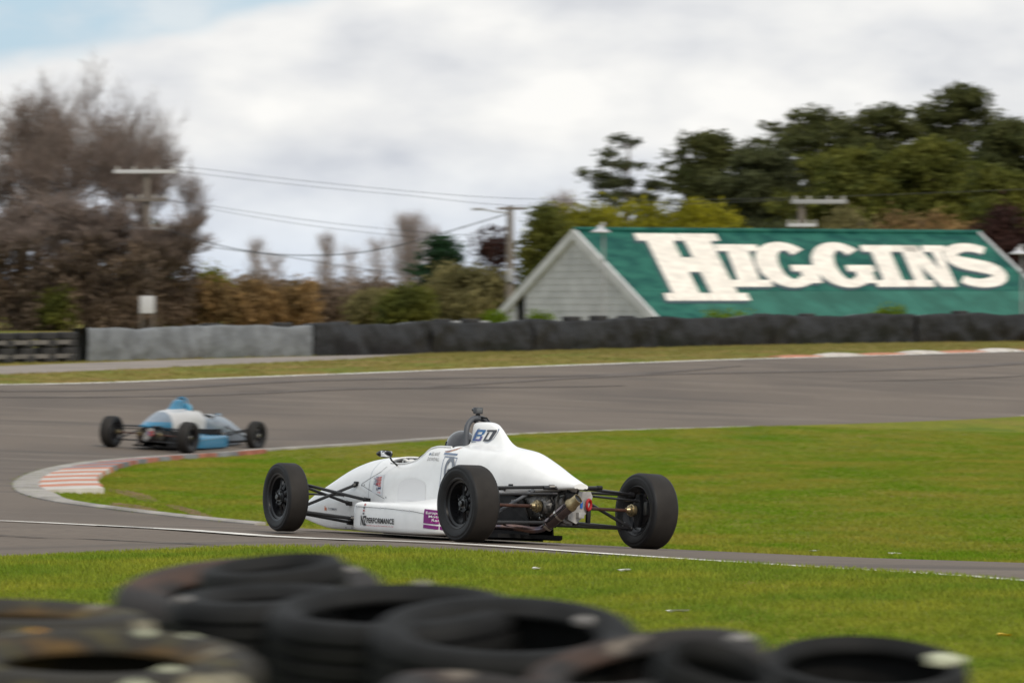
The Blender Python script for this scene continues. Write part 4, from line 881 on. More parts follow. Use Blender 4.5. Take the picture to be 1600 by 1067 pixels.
def decal(quads_mat, car, bvh, side=1, off=.004):
    pass
def project(verts, faces, bvh, side, off, name, m, car, label=None):
    V = []
    for x, z in verts:
        h, n, _, _ = bvh.ray_cast(Vector((x, 2.0 * side, z)), Vector((0, -side, 0)))
        q = z
        while h is None and q > z - .2:
            q -= .004; h, n, _, _ = bvh.ray_cast(Vector((x, 2.0 * side, q)), Vector((0, -side, 0)))
        if h is None: h = Vector((x, .25 * side, z)); n = Vector((0, side, 0))
        if n.y * side < 0: n = -n
        V.append(h + n * off)
    me = bpy.data.meshes.new(name); me.from_pydata([tuple(v) for v in V], [], faces); o = link(name, me, m, car)
    if label: o['label'] = label
    return o
def gridpoly(corners, nx, nz):
    a, b, c, d = [np.array(q, float) for q in corners]; v = []; f = []
    for j in range(nz + 1):
        for i in range(nx + 1): s, t = i / nx, j / nz; v.append(tuple((a * (1 - s) + b * s) * (1 - t) + (d * (1 - s) + c * s) * t))
    for j in range(nz):
        for i in range(nx): k = j * (nx + 1) + i; f.append((k, k + 1, k + nx + 2, k + nx + 1))
    return v, f
def textmesh(s, bold=0):
    c = bpy.data.curves.new('t', 'FONT'); c.body = s; c.size = 1; c.offset = bold; c.resolution_u = 2; o = bpy.data.objects.new('t', c); COL.objects.link(o)
    bpy.context.view_layer.update(); me = bpy.data.meshes.new_from_object(o.evaluated_get(bpy.context.evaluated_depsgraph_get())); bpy.data.objects.remove(o)
    v = np.array([(q.co.x, q.co.y) for q in me.vertices]); f = [tuple(p.vertices) for p in me.polygons]; bpy.data.meshes.remove(me)
    v[:, 0] -= v[:, 0].min(); wd = v[:, 0].max(); return v, f, wd
def text_on(s, x0, z0, width, height, bvh, m, car, side=1, off=.005, bold=.02, slope=0, shear=0, label=None):
    """text runs from x0 towards the rear of the car, as read from the left side"""
    v, f, wd = textmesh(s, bold); hmax = v[:, 1].max(); q = []
    for a, b in v: a_ = a / wd * width; b_ = b / hmax * height; q.append((x0 - a_ - shear * b_, z0 + b_ - slope * a_))
    return project(q, f, bvh, side, off, 'lettering', m, car, label)
m_ink = mat('black_ink', (.02, .02, .022), .5); m_inkg = mat('grey_ink', (.16, .17, .19), .5); m_pur = mat('purple_print', (.20, .008, .17), .4); m_pur2 = mat('magenta_print', (.45, .02, .30), .4); m_inkw = mat('white_print', (.8, .8, .8), .4)
m_bdb = mat('blue_print', (.05, .16, .36), .4); m_bdv = mat('violet_blue_print', (.10, .11, .30), .4); m_bdd = mat('charcoal_print', (.06, .065, .08), .4); m_orp = mat('orange_print', (.60, .16, .05), .5); m_redp = mat('red_print', (.5, .02, .03), .5); m_nvy = mat('navy_print', (.04, .04, .13), .5); m_slate = mat('slate_print', (.17, .22, .32), .5); m_haze = mat('pale_grey_print', (.62, .63, .66), .5)

def skin(name, verts, edges, radii, m, parent, root=0, sub=2):
    me = bpy.data.meshes.new('s'); me.from_pydata(verts, edges, []); o = bpy.data.objects.new('s', me); COL.objects.link(o); md = o.modifiers.new('k', 'SKIN'); md.use_smooth_shade = True
    for i, r in enumerate(radii): sv = me.skin_vertices[0].data[i]; sv.radius = (r, r) if not isinstance(r, tuple) else r; sv.use_root = (i == root)
    sb = o.modifiers.new('b', 'SUBSURF'); sb.levels = sub; sb.render_levels = sub; bpy.context.view_layer.update()
    nm = bpy.data.meshes.new_from_object(o.evaluated_get(bpy.context.evaluated_depsgraph_get())); bpy.data.objects.remove(o); bpy.data.meshes.remove(me); nm.name = name
    nm.shade_smooth(); return link(name, nm, m, parent)
def driver(M4, label, helm, suit, gl, pos):
    """reclined driver: pelvis at pos x, arms forward to the steering wheel"""
    e = empty('person', label, 'person'); e.matrix_world = M4; x = pos
    bv = [(x + .12, 0, .20), (x + .06, 0, .32), (x - .02, 0, .46), (x - .04, 0, .56), (x - .02, 0, .62), (x, 0, .70)]
    ed = [(0, 1), (1, 2), (2, 3), (3, 4), (4, 5)]; rd = [.13, .125, .14, .11, .06, .055]
    for s in (1, -1):
        b = len(bv); bv += [(x - .01, .13 * s, .545), (x + .03, .195 * s, .50), (x + .22, .225 * s, .43), (x + .42, .17 * s, .535), (x + .465, .155 * s, .555)]
        rd += [.075, .062, .046, .033, .030]; ed += [(3, b), (b, b + 1), (b + 1, b + 2), (b + 2, b + 3), (b + 3, b + 4)]
        b = len(bv); bv += [(x + .20, .09 * s, .17), (x + .60, .10 * s, .30), (x + 1.02, .09 * s, .18), (x + 1.10, .09 * s, .24)]; rd += [.085, .06, .045, .035]; ed += [(0, b), (b, b + 1), (b + 1, b + 2), (b + 2, b + 3)]
    skin('body', bv, ed, rd, suit, e)
    for s in (1, -1):    # gloved hand closed on the wheel rim, five fingers
        w_ = Vector((x + .47, .155 * s, .56)); hv = [tuple(w_), tuple(w_ + Vector((.045, -.004 * s, .022))), tuple(w_ + Vector((.075, -.006 * s, .030)))]; hr = [(.030, .026), (.040, .026), (.036, .022)]; he = [(0, 1), (1, 2)]
        skin('glove', hv, he, hr, gl, e)
        for k in range(4):
            ln = (1, 1.1, 1.03, .82)[k]; o = Vector((.078, (.026 - .0175 * k) * s, .030 - .004 * k)); a = w_ + o; skin('glove_finger', [tuple(a - Vector((.02, 0, .004))), tuple(a + Vector((.030 * ln, 0, .012))), tuple(a + Vector((.050 * ln, 0, -.010))), tuple(a + Vector((.040 * ln, 0, -.036))), tuple(a + Vector((.018, 0, -.040)))], [(0, 1), (1, 2), (2, 3), (3, 4)], [.0115, .0105, .010, .009, .008], gl, e, sub=1)
        a = w_ + Vector((.03, .032 * -s, .012)); skin('glove_thumb', [tuple(a), tuple(a + Vector((.030, -.018 * s, .006))), tuple(a + Vector((.058, -.012 * s, -.004)))], [(0, 1), (1, 2)], [.014, .0125, .010], gl, e, sub=1)
    # head with full face helmet
    hc = Vector((x + .03, 0, .708)); hd = skin('head', [(x, 0, .64), (x + .02, 0, .70), (x + .03, 0, .77)], [(0, 1), (1, 2)], [.05, .085, .075], m_skin, e)
    mb = MB(); n = 28; rg = []
    for i in range(15):
        t = math.pi * (.02 + .86 * i / 14); r_ = math.sin(t); z = math.cos(t); ring = []
        for k in range(n):
            a = 2 * math.pi * k / n; ca, sa = math.cos(a), math.sin(a); ex = .142 if ca > 0 else .134; chin = .018 * max(0, ca) * max(0, -z) * 2
            ring.append(hc + Vector((ca * r_ * ex + chin, sa * r_ * .122, z * .132)))
        rg.append(ring)
    mb.loft(rg); h = mb.build('helmet', helm, e)
    v = MB(); rg = []
    for zz, q in ((.045, .95), (.01, 1.0), (-.03, .98)):
        rg.append([hc + Vector((math.cos(a) * .148 * q, math.sin(a) * .127 * q, zz)) for a in np.linspace(-1.15, 1.15, 15)])
    v.loft(rg, False, (False, False)); v.build('visor', m_visor, h)
    s = MB(); s.box(hc + Vector((-.02, .124, -.02)), (.012, .006, .022), bev=.002); s.build('visor_screw', m_inkw, h)
    return e

def make_car(M4, label, c_body, c_nose, c_cover, c_pod, white=True):
    car = empty('racing_car', label, 'racing car'); car.matrix_world = M4
    e1, V1, F1 = body_piece(list(np.linspace(-.30, .62, 24)) + list(np.linspace(.64, 1.13, 36)) + [1.135, 1.140, 1.148], 'engine_cover', c_cover, car)
    if not white:
        e1.data.materials.append(c_body); e1.data.materials.append(c_nose)
        for f in e1.data.polygons:
            if f.center.x > .42 and f.center.z < .735: f.material_index = 1
            elif f.center.x <= .42 and f.center.z > .52: f.material_index = 2
    e2, V2, F2 = body_piece([1.148] + list(np.linspace(1.17, 2.34, 50)), 'cockpit_body', c_body, car, hole=(1.20, 2.12))
    e3, V3, F3 = body_piece(list(np.linspace(2.34, 3.68, 44)), 'nose', c_nose, car)
    if not white:
        e2.data.materials.append(m_carb); e2.data.materials.append(c_nose)
        for f in e2.data.polygons:
            if f.center.z < .36: f.material_index = 1
            elif f.center.x > 1.62: f.material_index = 2
    for o in (e2,):
        md = o.modifiers.new('thick', 'SOLIDIFY'); md.thickness = .012; md.offset = -1
    if white:
        pass
    p1 = pod(1, c_pod, car); p2 = pod(-1, c_pod, car)
    bv = V1 + V2 + V3; bf = F1 + [tuple(i + len(V1) for i in f) for f in F2] + [tuple(i + len(V1) + len(V2) for i in f) for f in F3]
    bvh = BVHTree.FromPolygons([Vector(v) for v in bv], bf); pb = BVHTree.FromPolygons([v.co.copy() for v in p1.data.vertices], [tuple(f.vertices) for f in p1.data.polygons])
    pbr = BVHTree.FromPolygons([v.co.copy() for v in p2.data.vertices], [tuple(f.vertices) for f in p2.data.polygons])
    # cockpit rim and interior
    mb = MB(); hr = []
    for x in np.linspace(1.22, 2.11, 26):
        K = section(x); hr.append((x, K[6][0], K[6][1] + .003))
    for s in (1, -1): mb.tube([(x, y * s, z) for x, y, z in hr], .007, 6)
    mb.tube([(hr[-1][0], hr[-1][1] * math.cos(a), hr[-1][2] + .05 * math.sin(a) * 1.0) for a in np.linspace(0, math.pi, 11)], .007, 6); mb.build('cockpit_rim', c_body, car)
    MB().box((1.65, 0, .16), (1.1, .44, .02)).build('seat_floor', m_blk, car)
    MB().loft([[(1.30, -.2, .2), (1.30, .2, .2), (1.34, .2, .2), (1.34, -.2, .2)], [(1.17, -.19, .66), (1.17, .19, .66), (1.21, .19, .66), (1.21, -.19, .66)]]).build('seat_back', m_blk, car)
    st = MB(); st.lathe([(.105 + .012 * math.cos(a), .012 * math.sin(a)) for a in np.linspace(0, 2 * math.pi, 9)[:-1]], 28, (0, 0, 0), 'x', True)
    cst = Vector((1.93, 0, .545)); rt = Matrix.Rotation(R(-15), 3, 'Y'); st.v = [tuple(rt @ Vector(p) + cst) for p in st.v]; st.tube([cst, cst + Vector((.25, 0, -.05))], .02, 8); st.box(cst, (.012, .19, .035)); st.build('steering_wheel', m_blk, car)
    # roll hoop
    hp = [(1.155, .125, .66), (1.16, .123, .80), (1.172, .108, .870), (1.185, .072, .915), (1.19, .03, .935), (1.19, -.03, .935), (1.185, -.072, .915), (1.172, -.108, .870), (1.16, -.123, .80), (1.155, -.125, .66)]
    MB().tube([tuple(p) for p in catmull(hp, 5)], .0215, 12).build('roll_hoop', m_grey if white else c_pod, car)
    for s in (1, -1): car_link('hoop_brace', car, [(1.18, .04 * s, .915), (.98, .03 * s, .85)], .010)
    # floor, plates and bulkhead of the engine bay
    MB().box((1.35, 0, .026), (1.5, .52, .012)).build('floor', m_carb, car)
    fl = MB(); fl.loft([[(.74, -.50, .030), (.74, .50, .030), (.74, .50, .042), (.74, -.50, .042)], [(.24, -.20, .045), (.16, .42, .045), (.16, .42, .075), (.24, -.20, .075)]]); fl.build('rear_floor', m_carb, car, False)
    for s in (1, -1):
        pl = MB(); xe = 0 if s > 0 else .26; v = [(.72, .26 * s, .05), (.10 + xe, .20 * s, .07), (.10 + xe, .19 * s, .16), (.25 + xe * .8, .17 * s, .34), (.60, .24 * s, .40), (.72, .25 * s, .36)]
        pl.loft([v, [(a, b - .012 * s, c) for a, b, c in v]]); pl.build('bay_panel', m_carb, car, False)
    MB().loft([[(.70, -.24, .06), (.70, .24, .06), (.70, .22, .55), (.70, -.22, .55)], [(.66, -.24, .06), (.66, .24, .06), (.66, .22, .55), (.66, -.22, .55)]]).build('bulkhead', m_blk, car, False)
    en = MB(); en.box((.50, 0, .27), (.34, .24, .30), bev=.03); en.box((.50, .02, .43), (.30, .15, .07), bev=.02); [en.tube([(.38 + .08 * k, -.12, .36), (.38 + .08 * k, -.19, .33)], .02, 8) for k in range(4)]; en.build('engine', m_carb, car)
    # gearbox
    g = MB(); rg = []
    for x, wy, z0, z1__ in ((.34, .13, .13, .40), (.22, .14, .13, .41), (.12, .12, .15, .40), (.06, .095, .18, .39), (-.04, .09, .19, .385), (-.12, .085, .17, .38), (-.17, .085, .17, .38)):
        rg.append(superring(x, -wy, wy, z0, z1__, 3.4, 24))
    g.loft(rg)
    for x in (.24, .17, .10, .03, -.05, -.11): g.loft([superring(x + .006, -.12 if x > .1 else -.10, .12 if x > .1 else .10, .155, .405, 3.2, 24), superring(x - .006, -.12 if x > .1 else -.10, .12 if x > .1 else .10, .155, .405, 3.2, 24)])
    for s in (1, -1):
        g.lathe([(0, s * .16), (.045, s * .16), (.060, s * .145), (.075, s * .12), (.085, s * .06), (.085, 0)], 24, (.0, 0, .29), 'y')
        for k in range(8): a = k * .785; g.box((.0 + .066 * math.cos(a), s * .135, .29 + .066 * math.sin(a)), (.014, .02, .014))
    g.build('gearbox', m_cast, car, angle=30)
    t = MB(); v = [(-.17, .02, .405), (-.17, -.155, .415), (-.17, -.175, .375), (-.17, -.125, .25), (-.17, -.04, .17), (-.17, .035, .20)]; t.loft([v, [(a - .022, b, c) for a, b, c in v]]); tc_ = t.build('tail_casing', m_tail, car, False)
    MB().box((-.198, -.075, .315), (.006, .020, .055)).build('sticker', m_bluep, car, False)
    MB().box((-.205, -.06, .235), (.05, .05, .045), bev=.006).build('casing_block', m_tail, car)
    tw = MB(); tw.lathe([(.032 + .011 * math.cos(a), .011 * math.sin(a)) for a in np.linspace(0, 2 * math.pi, 9)[:-1]], 24, (0, 0, 0), 'x', True)
    rt = Matrix.Rotation(R(28), 3, 'Z'); tw.v = [tuple(rt @ Vector((p[0], p[1], p[2] * 1.15)) + Vector((-.205, -.135, .315))) for p in tw.v]; tw.build('tow_ring', m_red, car)
    MB().box((-.195, -.14, .23), (.03, .03, .10), bev=.005).build('rain_light_bracket', m_blk, car)
    MB().box((-.20, .02, .365), (.03, .09, .08), bev=.03).build('breather_can', m_blk, car)
    for s in (1, -1):
        hs = MB(); hs.tube([(-.05, .06 * s, .42), (-.12, .09 * s, .445), (-.19, .05 * s, .43), (-.20, .02 * s, .36)], .008, 6); hs.build('hose', m_blk, car)
    r_ = random.Random(4)
    for i in range(9):
        y0, z0, x0_ = r_.uniform(.06, .13), r_.uniform(.20, .36), r_.uniform(-.14, .2); P = [(x0_, y0, z0)]
        for _ in range(3): x0_ += r_.uniform(-.06, .03); y0 += r_.uniform(-.02, .03); z0 += r_.uniform(-.05, .06); P.append((x0_, min(y0, .15), z0))
        MB().tube([tuple(p) for p in catmull(P, 4)], r_.choice((.004, .006, .008)), 6).build('hose', r_.choice((m_blk, m_blk, mat_nut, m_steel2)), car)
    for i in range(7):
        b = MB(); b.lathe([(0, .012), (.011, .012), (.012, 0)], 6, (-.08 + .045 * i, .118, .20 + .03 * (i % 3) * 2), 'y'); b.build('bolt', m_steel, car)
    for s in (1, -1):
        MB().lathe([(0, .03), (.022, .03), (.026, .02), (.026, -.02), (0, -.02)], 14, (.30, s * .20, .30), 'z').build('catch_tank', m_steel2, car)
    # top beam and damper across the tail
    MB().tube([(-.13, .22, .425), (-.13, -.27, .445)], .013, 8).build('anti_roll_bar', m_tube, car); MB().lathe([(.0, .02), (.017, .02), (.017, -.02), (0, -.02)], 10, (-.13, -.27, .445), 'y').build('bar_end', m_blk, car)
    for s in (1, -1): car_link('damper', car, [(-.09, .03 * s, .43), (.20, .10 * s, .43)], .019, m_carb)
    # exhaust
    MB().tube([tuple(p) for p in catmull([(.70, .30, .20), (.55, .345, .135), (.36, .335, .125), (.18, .31, .125), (.06, .27, .118), (-.01, .22, .112), (-.05, .175, .122), (-.085, .150, .148)], 6)], .026, 12).build('exhaust_pipe', m_exh, car)
    a, b = Vector((-.075, .155, .140)), Vector((-.315, .052, .340)); d = (b - a).normalized(); L_ = (b - a).length
    mu = MB(); q = d.to_track_quat('Z', 'Y').to_matrix()
    mu.lathe([(0, 0), (.03, 0), (.046, .03), (.047, L_ * .30), (.047, L_ * .80)], 24, a, 'z', rot=q); mu.build('muffler', m_exh2, car)
    mu = MB(); mu.lathe([(.047, L_ * .80), (.050, L_ * .80), (.051, L_ * .86), (.042, L_ * .92), (.040, L_ + .03), (.036, L_ + .03), (.036, L_ * .80)], 24, a, 'z', rot=q); mu.build('exhaust_tip', m_brass, car)
    MB().lathe([(.0, L_ + .022), (.0365, L_ + .022)], 20, a, 'z', rot=q).build('exhaust_bore', m_blk, car)
    mu = MB(); mu.lathe([(.048, L_ * .42), (.0505, L_ * .42), (.0505, L_ * .47), (.048, L_ * .47)], 24, a, 'z', True, rot=q); mu.build('clamp', m_steel, car)
    mb = MB(); mb.lathe([(.048, .012), (.051, .012), (.051, .03), (.048, .03)], 24, a, 'z', True, rot=q); mb.build('clamp', m_steel, car)
    # driveshafts, joints, suspension
    RR_, FR_ = .285, .2675
    for s in (1, -1):
        y = s * TR / 2
        MB().tube([(0, s * .19, .288), (0, s * .66, .285)], .0125, 10).build('driveshaft', m_rust, car)
        for yy, dr in ((.185, 1), (.66, -1)):
            j = MB(); j.lathe([(.0, 0), (.044, 0), (.047, dr * s * .012), (.047, dr * s * .026), (.038, dr * s * .03), (.038, dr * s * .045), (.026, dr * s * .05), (.018, dr * s * .075), (.0, dr * s * .078)], 22, (0, s * (yy - dr * .015), .288), 'y'); j.build('cv_joint', m_brass, car)
        wy = s * .665
        car_link('upper_link', car, [(.02, wy, .405), (-.13, s * .14, .435)], .0125); car_link('upper_link', car, [(.02, wy, .402), (.42, s * .21, .405)], .0105)
        car_link('lower_arm', car, [(.03, wy, .15), (-.12, s * .07, .175)], .0135, flat=1.0); car_link('lower_arm', car, [(.03, wy, .15), (.33, s * .16, .15)], .0125)
        car_link('push_rod', car, [(.02, s * .63, .17), (.10, s * .17, .40)], .0125, m_grey if s > 0 else m_tube)
        car_link('toe_link', car, [(-.05, wy, .36), (-.14, s * .12, .385)], .009)
        wf = s * (TRF / 2 - .085); x0 = WB
        bw = section(x0 - .45)[4][0]
        car_link('upper_link', car, [(x0 - .01, wf, .385), (2.325, s * .285, .272)], .0125, flat=1.0); car_link('upper_link', car, [(x0 - .01, wf, .375), (2.637, s * .265, .240)], .0115)
        car_link('lower_arm', car, [(x0, wf, .165), (2.53, s * .275, .122)], .014); car_link('lower_arm', car, [(x0, wf, .155), (2.60, s * .265, .092)], .012)
        car_link('push_rod', car, [(x0, s * (TRF / 2 - .12), .185), (2.565, s * .25, .392)], .012)
        car_link('track_rod', car, [(x0 + .07, wf, .30), (x0 + .05, s * .22, .30)], .008)
        for bx_, bz in ((2.637, .240), (2.325, .272), (2.54, .118), (2.61, .090), (2.56, .398)): MB().box((bx_, s * (section(bx_)[4][0] + (.010 if bz < .35 else -.012)), bz), (.06, .035, .034), bev=.006).build('bracket', m_blk, car)
        make_wheel(car, 0, y, RR_, .225, 0, R(-1.0) * s, s, False)
        make_wheel(car, WB, s * TRF / 2, FR_, .172, R(-5), R(-1.2) * s, s, True)
        # mirror
        mp = Vector((1.975, s * .37, .636)); ms = MB(); ms.tube([(1.972, s * .235, .548), (1.96, s * .30, .59), tuple(mp + Vector((-.03, -s * .045, -.02)))], .007, 8); ms.build('mirror_stalk', m_blk, car)
        sh = MB(); rg = [];
        for xx, q in ((-.045, .98), (-.03, 1.0), (.0, .92), (.04, .62), (.065, .2)): rg.append([tuple(mp + Vector((xx, .062 * q * math.cos(a), .030 * q * math.sin(a) * (1 if math.sin(a) < 0 else 1)))) for a in np.linspace(0, 2 * math.pi, 21)[:-1]])
        sh.loft(rg); sh.build('mirror_housing', m_blk if white else c_pod, car); gl = MB(); gl.box(mp + Vector((-.049, 0, 0)), (.006, .10, .044), bev=.002); gl.build('mirror_glass', m_chrome, car)
    # small catch plates along the cover edge, seams
    for x_ in (.62, .34): MB().box((x_, .245 if x_ > .5 else .215, .43), (.07, .02, .03), bev=.004).build('cover_catch', m_blk, car)
    def seam(pts, side=1, b=bvh, w_=.0022, m=m_seam):
        P = []; v = []
        for (xa, za), (xb, zb2) in zip(pts[:-1], pts[1:]):
            k = max(2, int(math.hypot(xb - xa, zb2 - za) / .03)); P += [(xa + (xb - xa) * i / k, za + (zb2 - za) * i / k) for i in range(k)]
        P.append(pts[-1]); W2 = []
        for i, p in enumerate(P):
            q = P[min(i + 1, len(P) - 1)]; o = P[max(i - 1, 0)]; dx, dz = q[0] - o[0], q[1] - o[1]; l_ = math.hypot(dx, dz) + 1e-9; W2 += [(p[0] - dz / l_ * w_, p[1] + dx / l_ * w_), (p[0] + dz / l_ * w_, p[1] - dx / l_ * w_)]
        return project(W2, [(2 * i, 2 * i + 1, 2 * i + 3, 2 * i + 2) for i in range(len(P) - 1)], b, side, .0022, 'panel_seam', m, car)
    for s, pb_ in ((1, pb), (-1, pbr)):
        seam([(2.02, .222), (1.55, .218), (1.15, .205), (.92, .185)], s, pb_)
        seam([(2.476, .395), (2.173, .497), (2.12, .54)], s); seam([(2.476, .391), (2.062, .290)], s)
    if white:
        for x_, z_ in ((1.98, .222), (1.63, .219), (1.56, .219), (1.30, .211), (1.2, .208)):
            v = [(x_ + .008 * math.cos(a), z_ + .008 * math.sin(a)) for a in np.linspace(0, 6.28, 9)[:-1]]; project(v, [tuple(range(8))], pb, 1, .003, 'fastener', m_haze, car)
        for x_, z_ in ((2.46, .385), (2.42, .39), (2.04, .30), (2.62, .128), (2.72, .05), (2.62, .05)):
            v = [(x_ + .006 * math.cos(a), z_ + .006 * math.sin(a)) for a in np.linspace(0, 6.28, 9)[:-1]]; project(v, [tuple(range(8))], bvh, 1, .003, 'fastener', m_ink, car)
        ctr = {'bvh': bvh, 'pb': pb}; decorate(car, bvh, pb)
    return car, bvh, pb
TRF = 1.60
m_exh2 = mat('brown_muffler', (.20, .165, .17), .16, .95, var=(5, .3))
def lp(v, f, x0, z0, sx, sz, bvh, name, m, car, off=.005, shear=0, label=None):
    return project([(x0 - a * sx - shear * b * sz, z0 + b * sz) for a, b in v], f, bvh, 1, off, name, m, car, label)
def loc_from_px(u, v, y, M4):
    C = Vector((0, 0, CZ)); d = Vector(((u - 800) / F, 1, -(v - H0) / F)); Mi = M4.inverted(); c = Mi @ C; e = (Mi.to_3x3() @ d); t = (y - c.y) / e.y; p = c + e * t; return p.x, p.z
def decorate(car, bvh, pb):
    # pod side: NZ PERFORMANCE with small print, purple panel
    text_on('NZ', 1.914, .082, .085, .072, pb, m_ink, car, bold=.03, off=.006); text_on('PERFORMANCE', 1.822, .102, .410, .040, pb, m_ink, car, bold=.028, off=.006)
    text_on('www.nzperformance.co.nz', 1.822, .078, .405, .010, pb, m_redp, car, bold=.0, off=.006)
    q = [(0, 0), (.012, 0), (.012, .12), (0, .135)]; lp(q, [(0, 1, 2, 3)], 1.925, .030, 1, 1, pb, 'sticker', m_ink, car)
    for k in range(4):
        lp([(0, 0), (.024, 0), (.024, .015), (0, .015)], [(0, 1, 2, 3)], 1.890 - .003 * k, .163 + .0225 * k, 1, 1, pb, 'sticker', m_inkg if k % 2 == 0 else m_redp2, car)
    v, f = gridpoly([(0, 0), (.44, -.02), (.44, .085), (0, .105)], 8, 3); lp(v, f, 1.005, .122, 1, 1, pb, 'sticker', m_pur, car, .004, label='purple sticker on the sidepod')
    v, f = gridpoly([(.07, .005), (.40, -.01), (.40, .06), (.12, .075)], 6, 2); lp(v, f, 1.005, .124, 1, 1, pb, 'sticker', m_pur2, car, .005)
    v, f = gridpoly([(0, 0), (.44, -.025), (.44, .002), (0, .027)], 8, 1); lp(v, f, 1.005, .085, 1, 1, pb, 'sticker', m_pur, car, .004)
    for i, s in enumerate(('Europe', 'Motor', 'Racing')): text_on(s, .98 - .03 * i, .192 - .027 * i, .12, .018, pb, m_inkw, car, bold=.02, off=.0065)
    # nose: small orange mark and word, flame badge on the damper cover
    lp([(0, 0), (.035, 0), (.035, .022), (.012, .022), (.012, .034), (0, .034)], [(0, 1, 2, 3, 4, 5)], 3.082, .176, 1, 1, bvh, 'sticker', m_orp, car)
    text_on('TODMAN', 3.02, .180, .150, .020, bvh, m_inkg, car, bold=.01, off=.005)
    def zig(x0, z0, w_, h_, n, m, o):
        v = []; f = []
        for k in range(n):
            za, zb3 = z0 + h_ * k / n, z0 + h_ * (k + .72) / n; j = .018 * (k % 2) + .012 * ((k * 7) % 3); i0 = len(v); v += [(x0 + j, za), (x0 - w_, za), (x0 - w_ + .006 * (k % 2), zb3), (x0 + j + .014, (za + zb3) / 2)]; f.append((i0, i0 + 1, i0 + 2, i0 + 3))
        project(v, f, bvh, 1, o, 'sticker', m, car)
    v, f = gridpoly([(2.27, .335), (2.095, .31), (2.095, .475), (2.26, .47)], 6, 6); project(v, f, bvh, 1, .003, 'sticker', m_haze2, car)
    zig(2.215, .388, .040, .072, 7, m_nvy, .005); zig(2.175, .384, .045, .078, 7, m_redp3, .0055)
    text_on('LJMI', 2.20, .355, .075, .020, bvh, m_nvy, car, bold=.02, off=.005, slope=-.1); text_on('racing', 2.18, .334, .05, .010, bvh, m_redp3, car, bold=0, off=.005)
    # flat greyer oval: shading of a recessed moulded bump, put in as colour
    P = [(1.86, .285)] + [(1.645 + .205 * math.cos(R(a)), .395 + .060 * math.sin(R(a))) for a in range(0, 181, 12)] + [(1.44, .285)]
    P = [(x, max(z, .285)) for x, z in P]; v = []; f = []
    for i, (xa, za) in enumerate(P):
        for k in range(5): v.append((xa, .285 + (za - .285) * k / 4))
    v = [(x, z) for x, z in v]; f = [(5 * i + k, 5 * i + 5 + k, 5 * i + 6 + k, 5 * i + 1 + k) for i in range(len(P) - 1) for k in range(4)]
    project(v, f, bvh, 1, .0025, 'side_shading', m_side_shade, car)
    # name and number
    text_on('BLAKE', 1.430, .636, .115, .026, bvh, m_ink2, car, bold=.0, off=.004); text_on('DOWDALL', 1.460, .596, .175, .026, bvh, m_ink2, car, bold=.0, off=.004)
    v, f = gridpoly([(1.470, .640), (1.445, .640), (1.441, .655), (1.470, .655)], 1, 1); project(v, f, bvh, 1, .004, 'sticker', m_slate, car)
    v, f = gridpoly([(1.251, .648), (1.06, .642), (1.06, .656), (1.251, .663)], 6, 1); project(v, f, bvh, 1, .004, 'sticker', m_slate, car)
    v, f = gridpoly([(1.235, .637), (1.08, .632), (1.08, .640), (1.235, .645)], 5, 1); project(v, f, bvh, 1, .004, 'sticker', m_haze, car)
    fr = [(1.213, .630), (1.038, .624), (1.055, .40), (1.235, .40)]
    for a, b in ((0, 1), (1, 2), (2, 3), (3, 0)):
        (xa, za), (xb, zb2) = fr[a], fr[b]; k = 10; P = [(xa + (xb - xa) * i / k, za + (zb2 - za) * i / k) for i in range(k + 1)]; dx, dz = xb - xa, zb2 - za; l_ = math.hypot(dx, dz); W2 = []
        for p in P: W2 += [(p[0] - dz / l_ * .003, p[1] + dx / l_ * .003), (p[0] + dz / l_ * .003, p[1] - dx / l_ * .003)]
        project(W2, [(2 * i, 2 * i + 1, 2 * i + 3, 2 * i + 2) for i in range(k)], bvh, 1, .004, 'number_plate_line', m_slate, car)
    # numeral 6 from a swept stroke
    P = [(.115, .135), (.10, .172), (.065, .188), (.030, .165), (.012, .11), (.016, .05), (.05, .015), (.095, .03), (.105, .07), (.075, .10), (.035, .09)]
    P = catmull(P, 4); v = []; f = []
    for i, p in enumerate(P):
        t = P[min(i + 1, len(P) - 1)] - P[max(i - 1, 0)]; t /= np.linalg.norm(t) + 1e-9; n_ = np.array([-t[1], t[0]]) * .015; v += [tuple(p + n_), tuple(p - n_)]
    f = [(2 * i, 2 * i + 1, 2 * i + 3, 2 * i + 2) for i in range(len(P) - 1)]
    project([(1.178 - a, .425 + b) for a, b in v], f, bvh, 1, .005, 'race_number', m_numg, car)
    # arc logo by the shoulder
    for (cz_, m, r0_) in ((.0, m_nvy, .0), (.008, m_orp2, .004)):
        P = [(1.262 - .18 * t, .672 + .036 * t ** 2 - r0_) for t in np.linspace(0, 1, 12)]; v = []
        for i, p in enumerate(P): wv = .004 * math.sin(math.pi * i / 11) + .0008; v += [(p[0], p[1] + wv), (p[0], p[1] - wv)]
        project(v, [(2 * i, 2 * i + 1, 2 * i + 3, 2 * i + 2) for i in range(11)], bvh, 1, .004, 'sticker', m, car)
    # BD badge on the fin: outlined slanted B and D
    def badge(polys, m, off, x0, z0, sc):
        v = []; f = []
        for p in polys:
            i0 = len(v); v += [(x0 - (a + .28 * b) * sc, z0 + b * sc * .62) for a, b in p]; f.append(tuple(range(i0, i0 + len(p))))
        project(v, f, bvh, 1, off, 'badge', m, car)
    X0, Z0, S = 1.112, .760, .142
    o = [(-.03, -.1), (1.40, -.1), (1.62, .25), (1.62, .80), (1.48, 1.08), (.05, 1.08), (-.08, .62)]
    ol = []
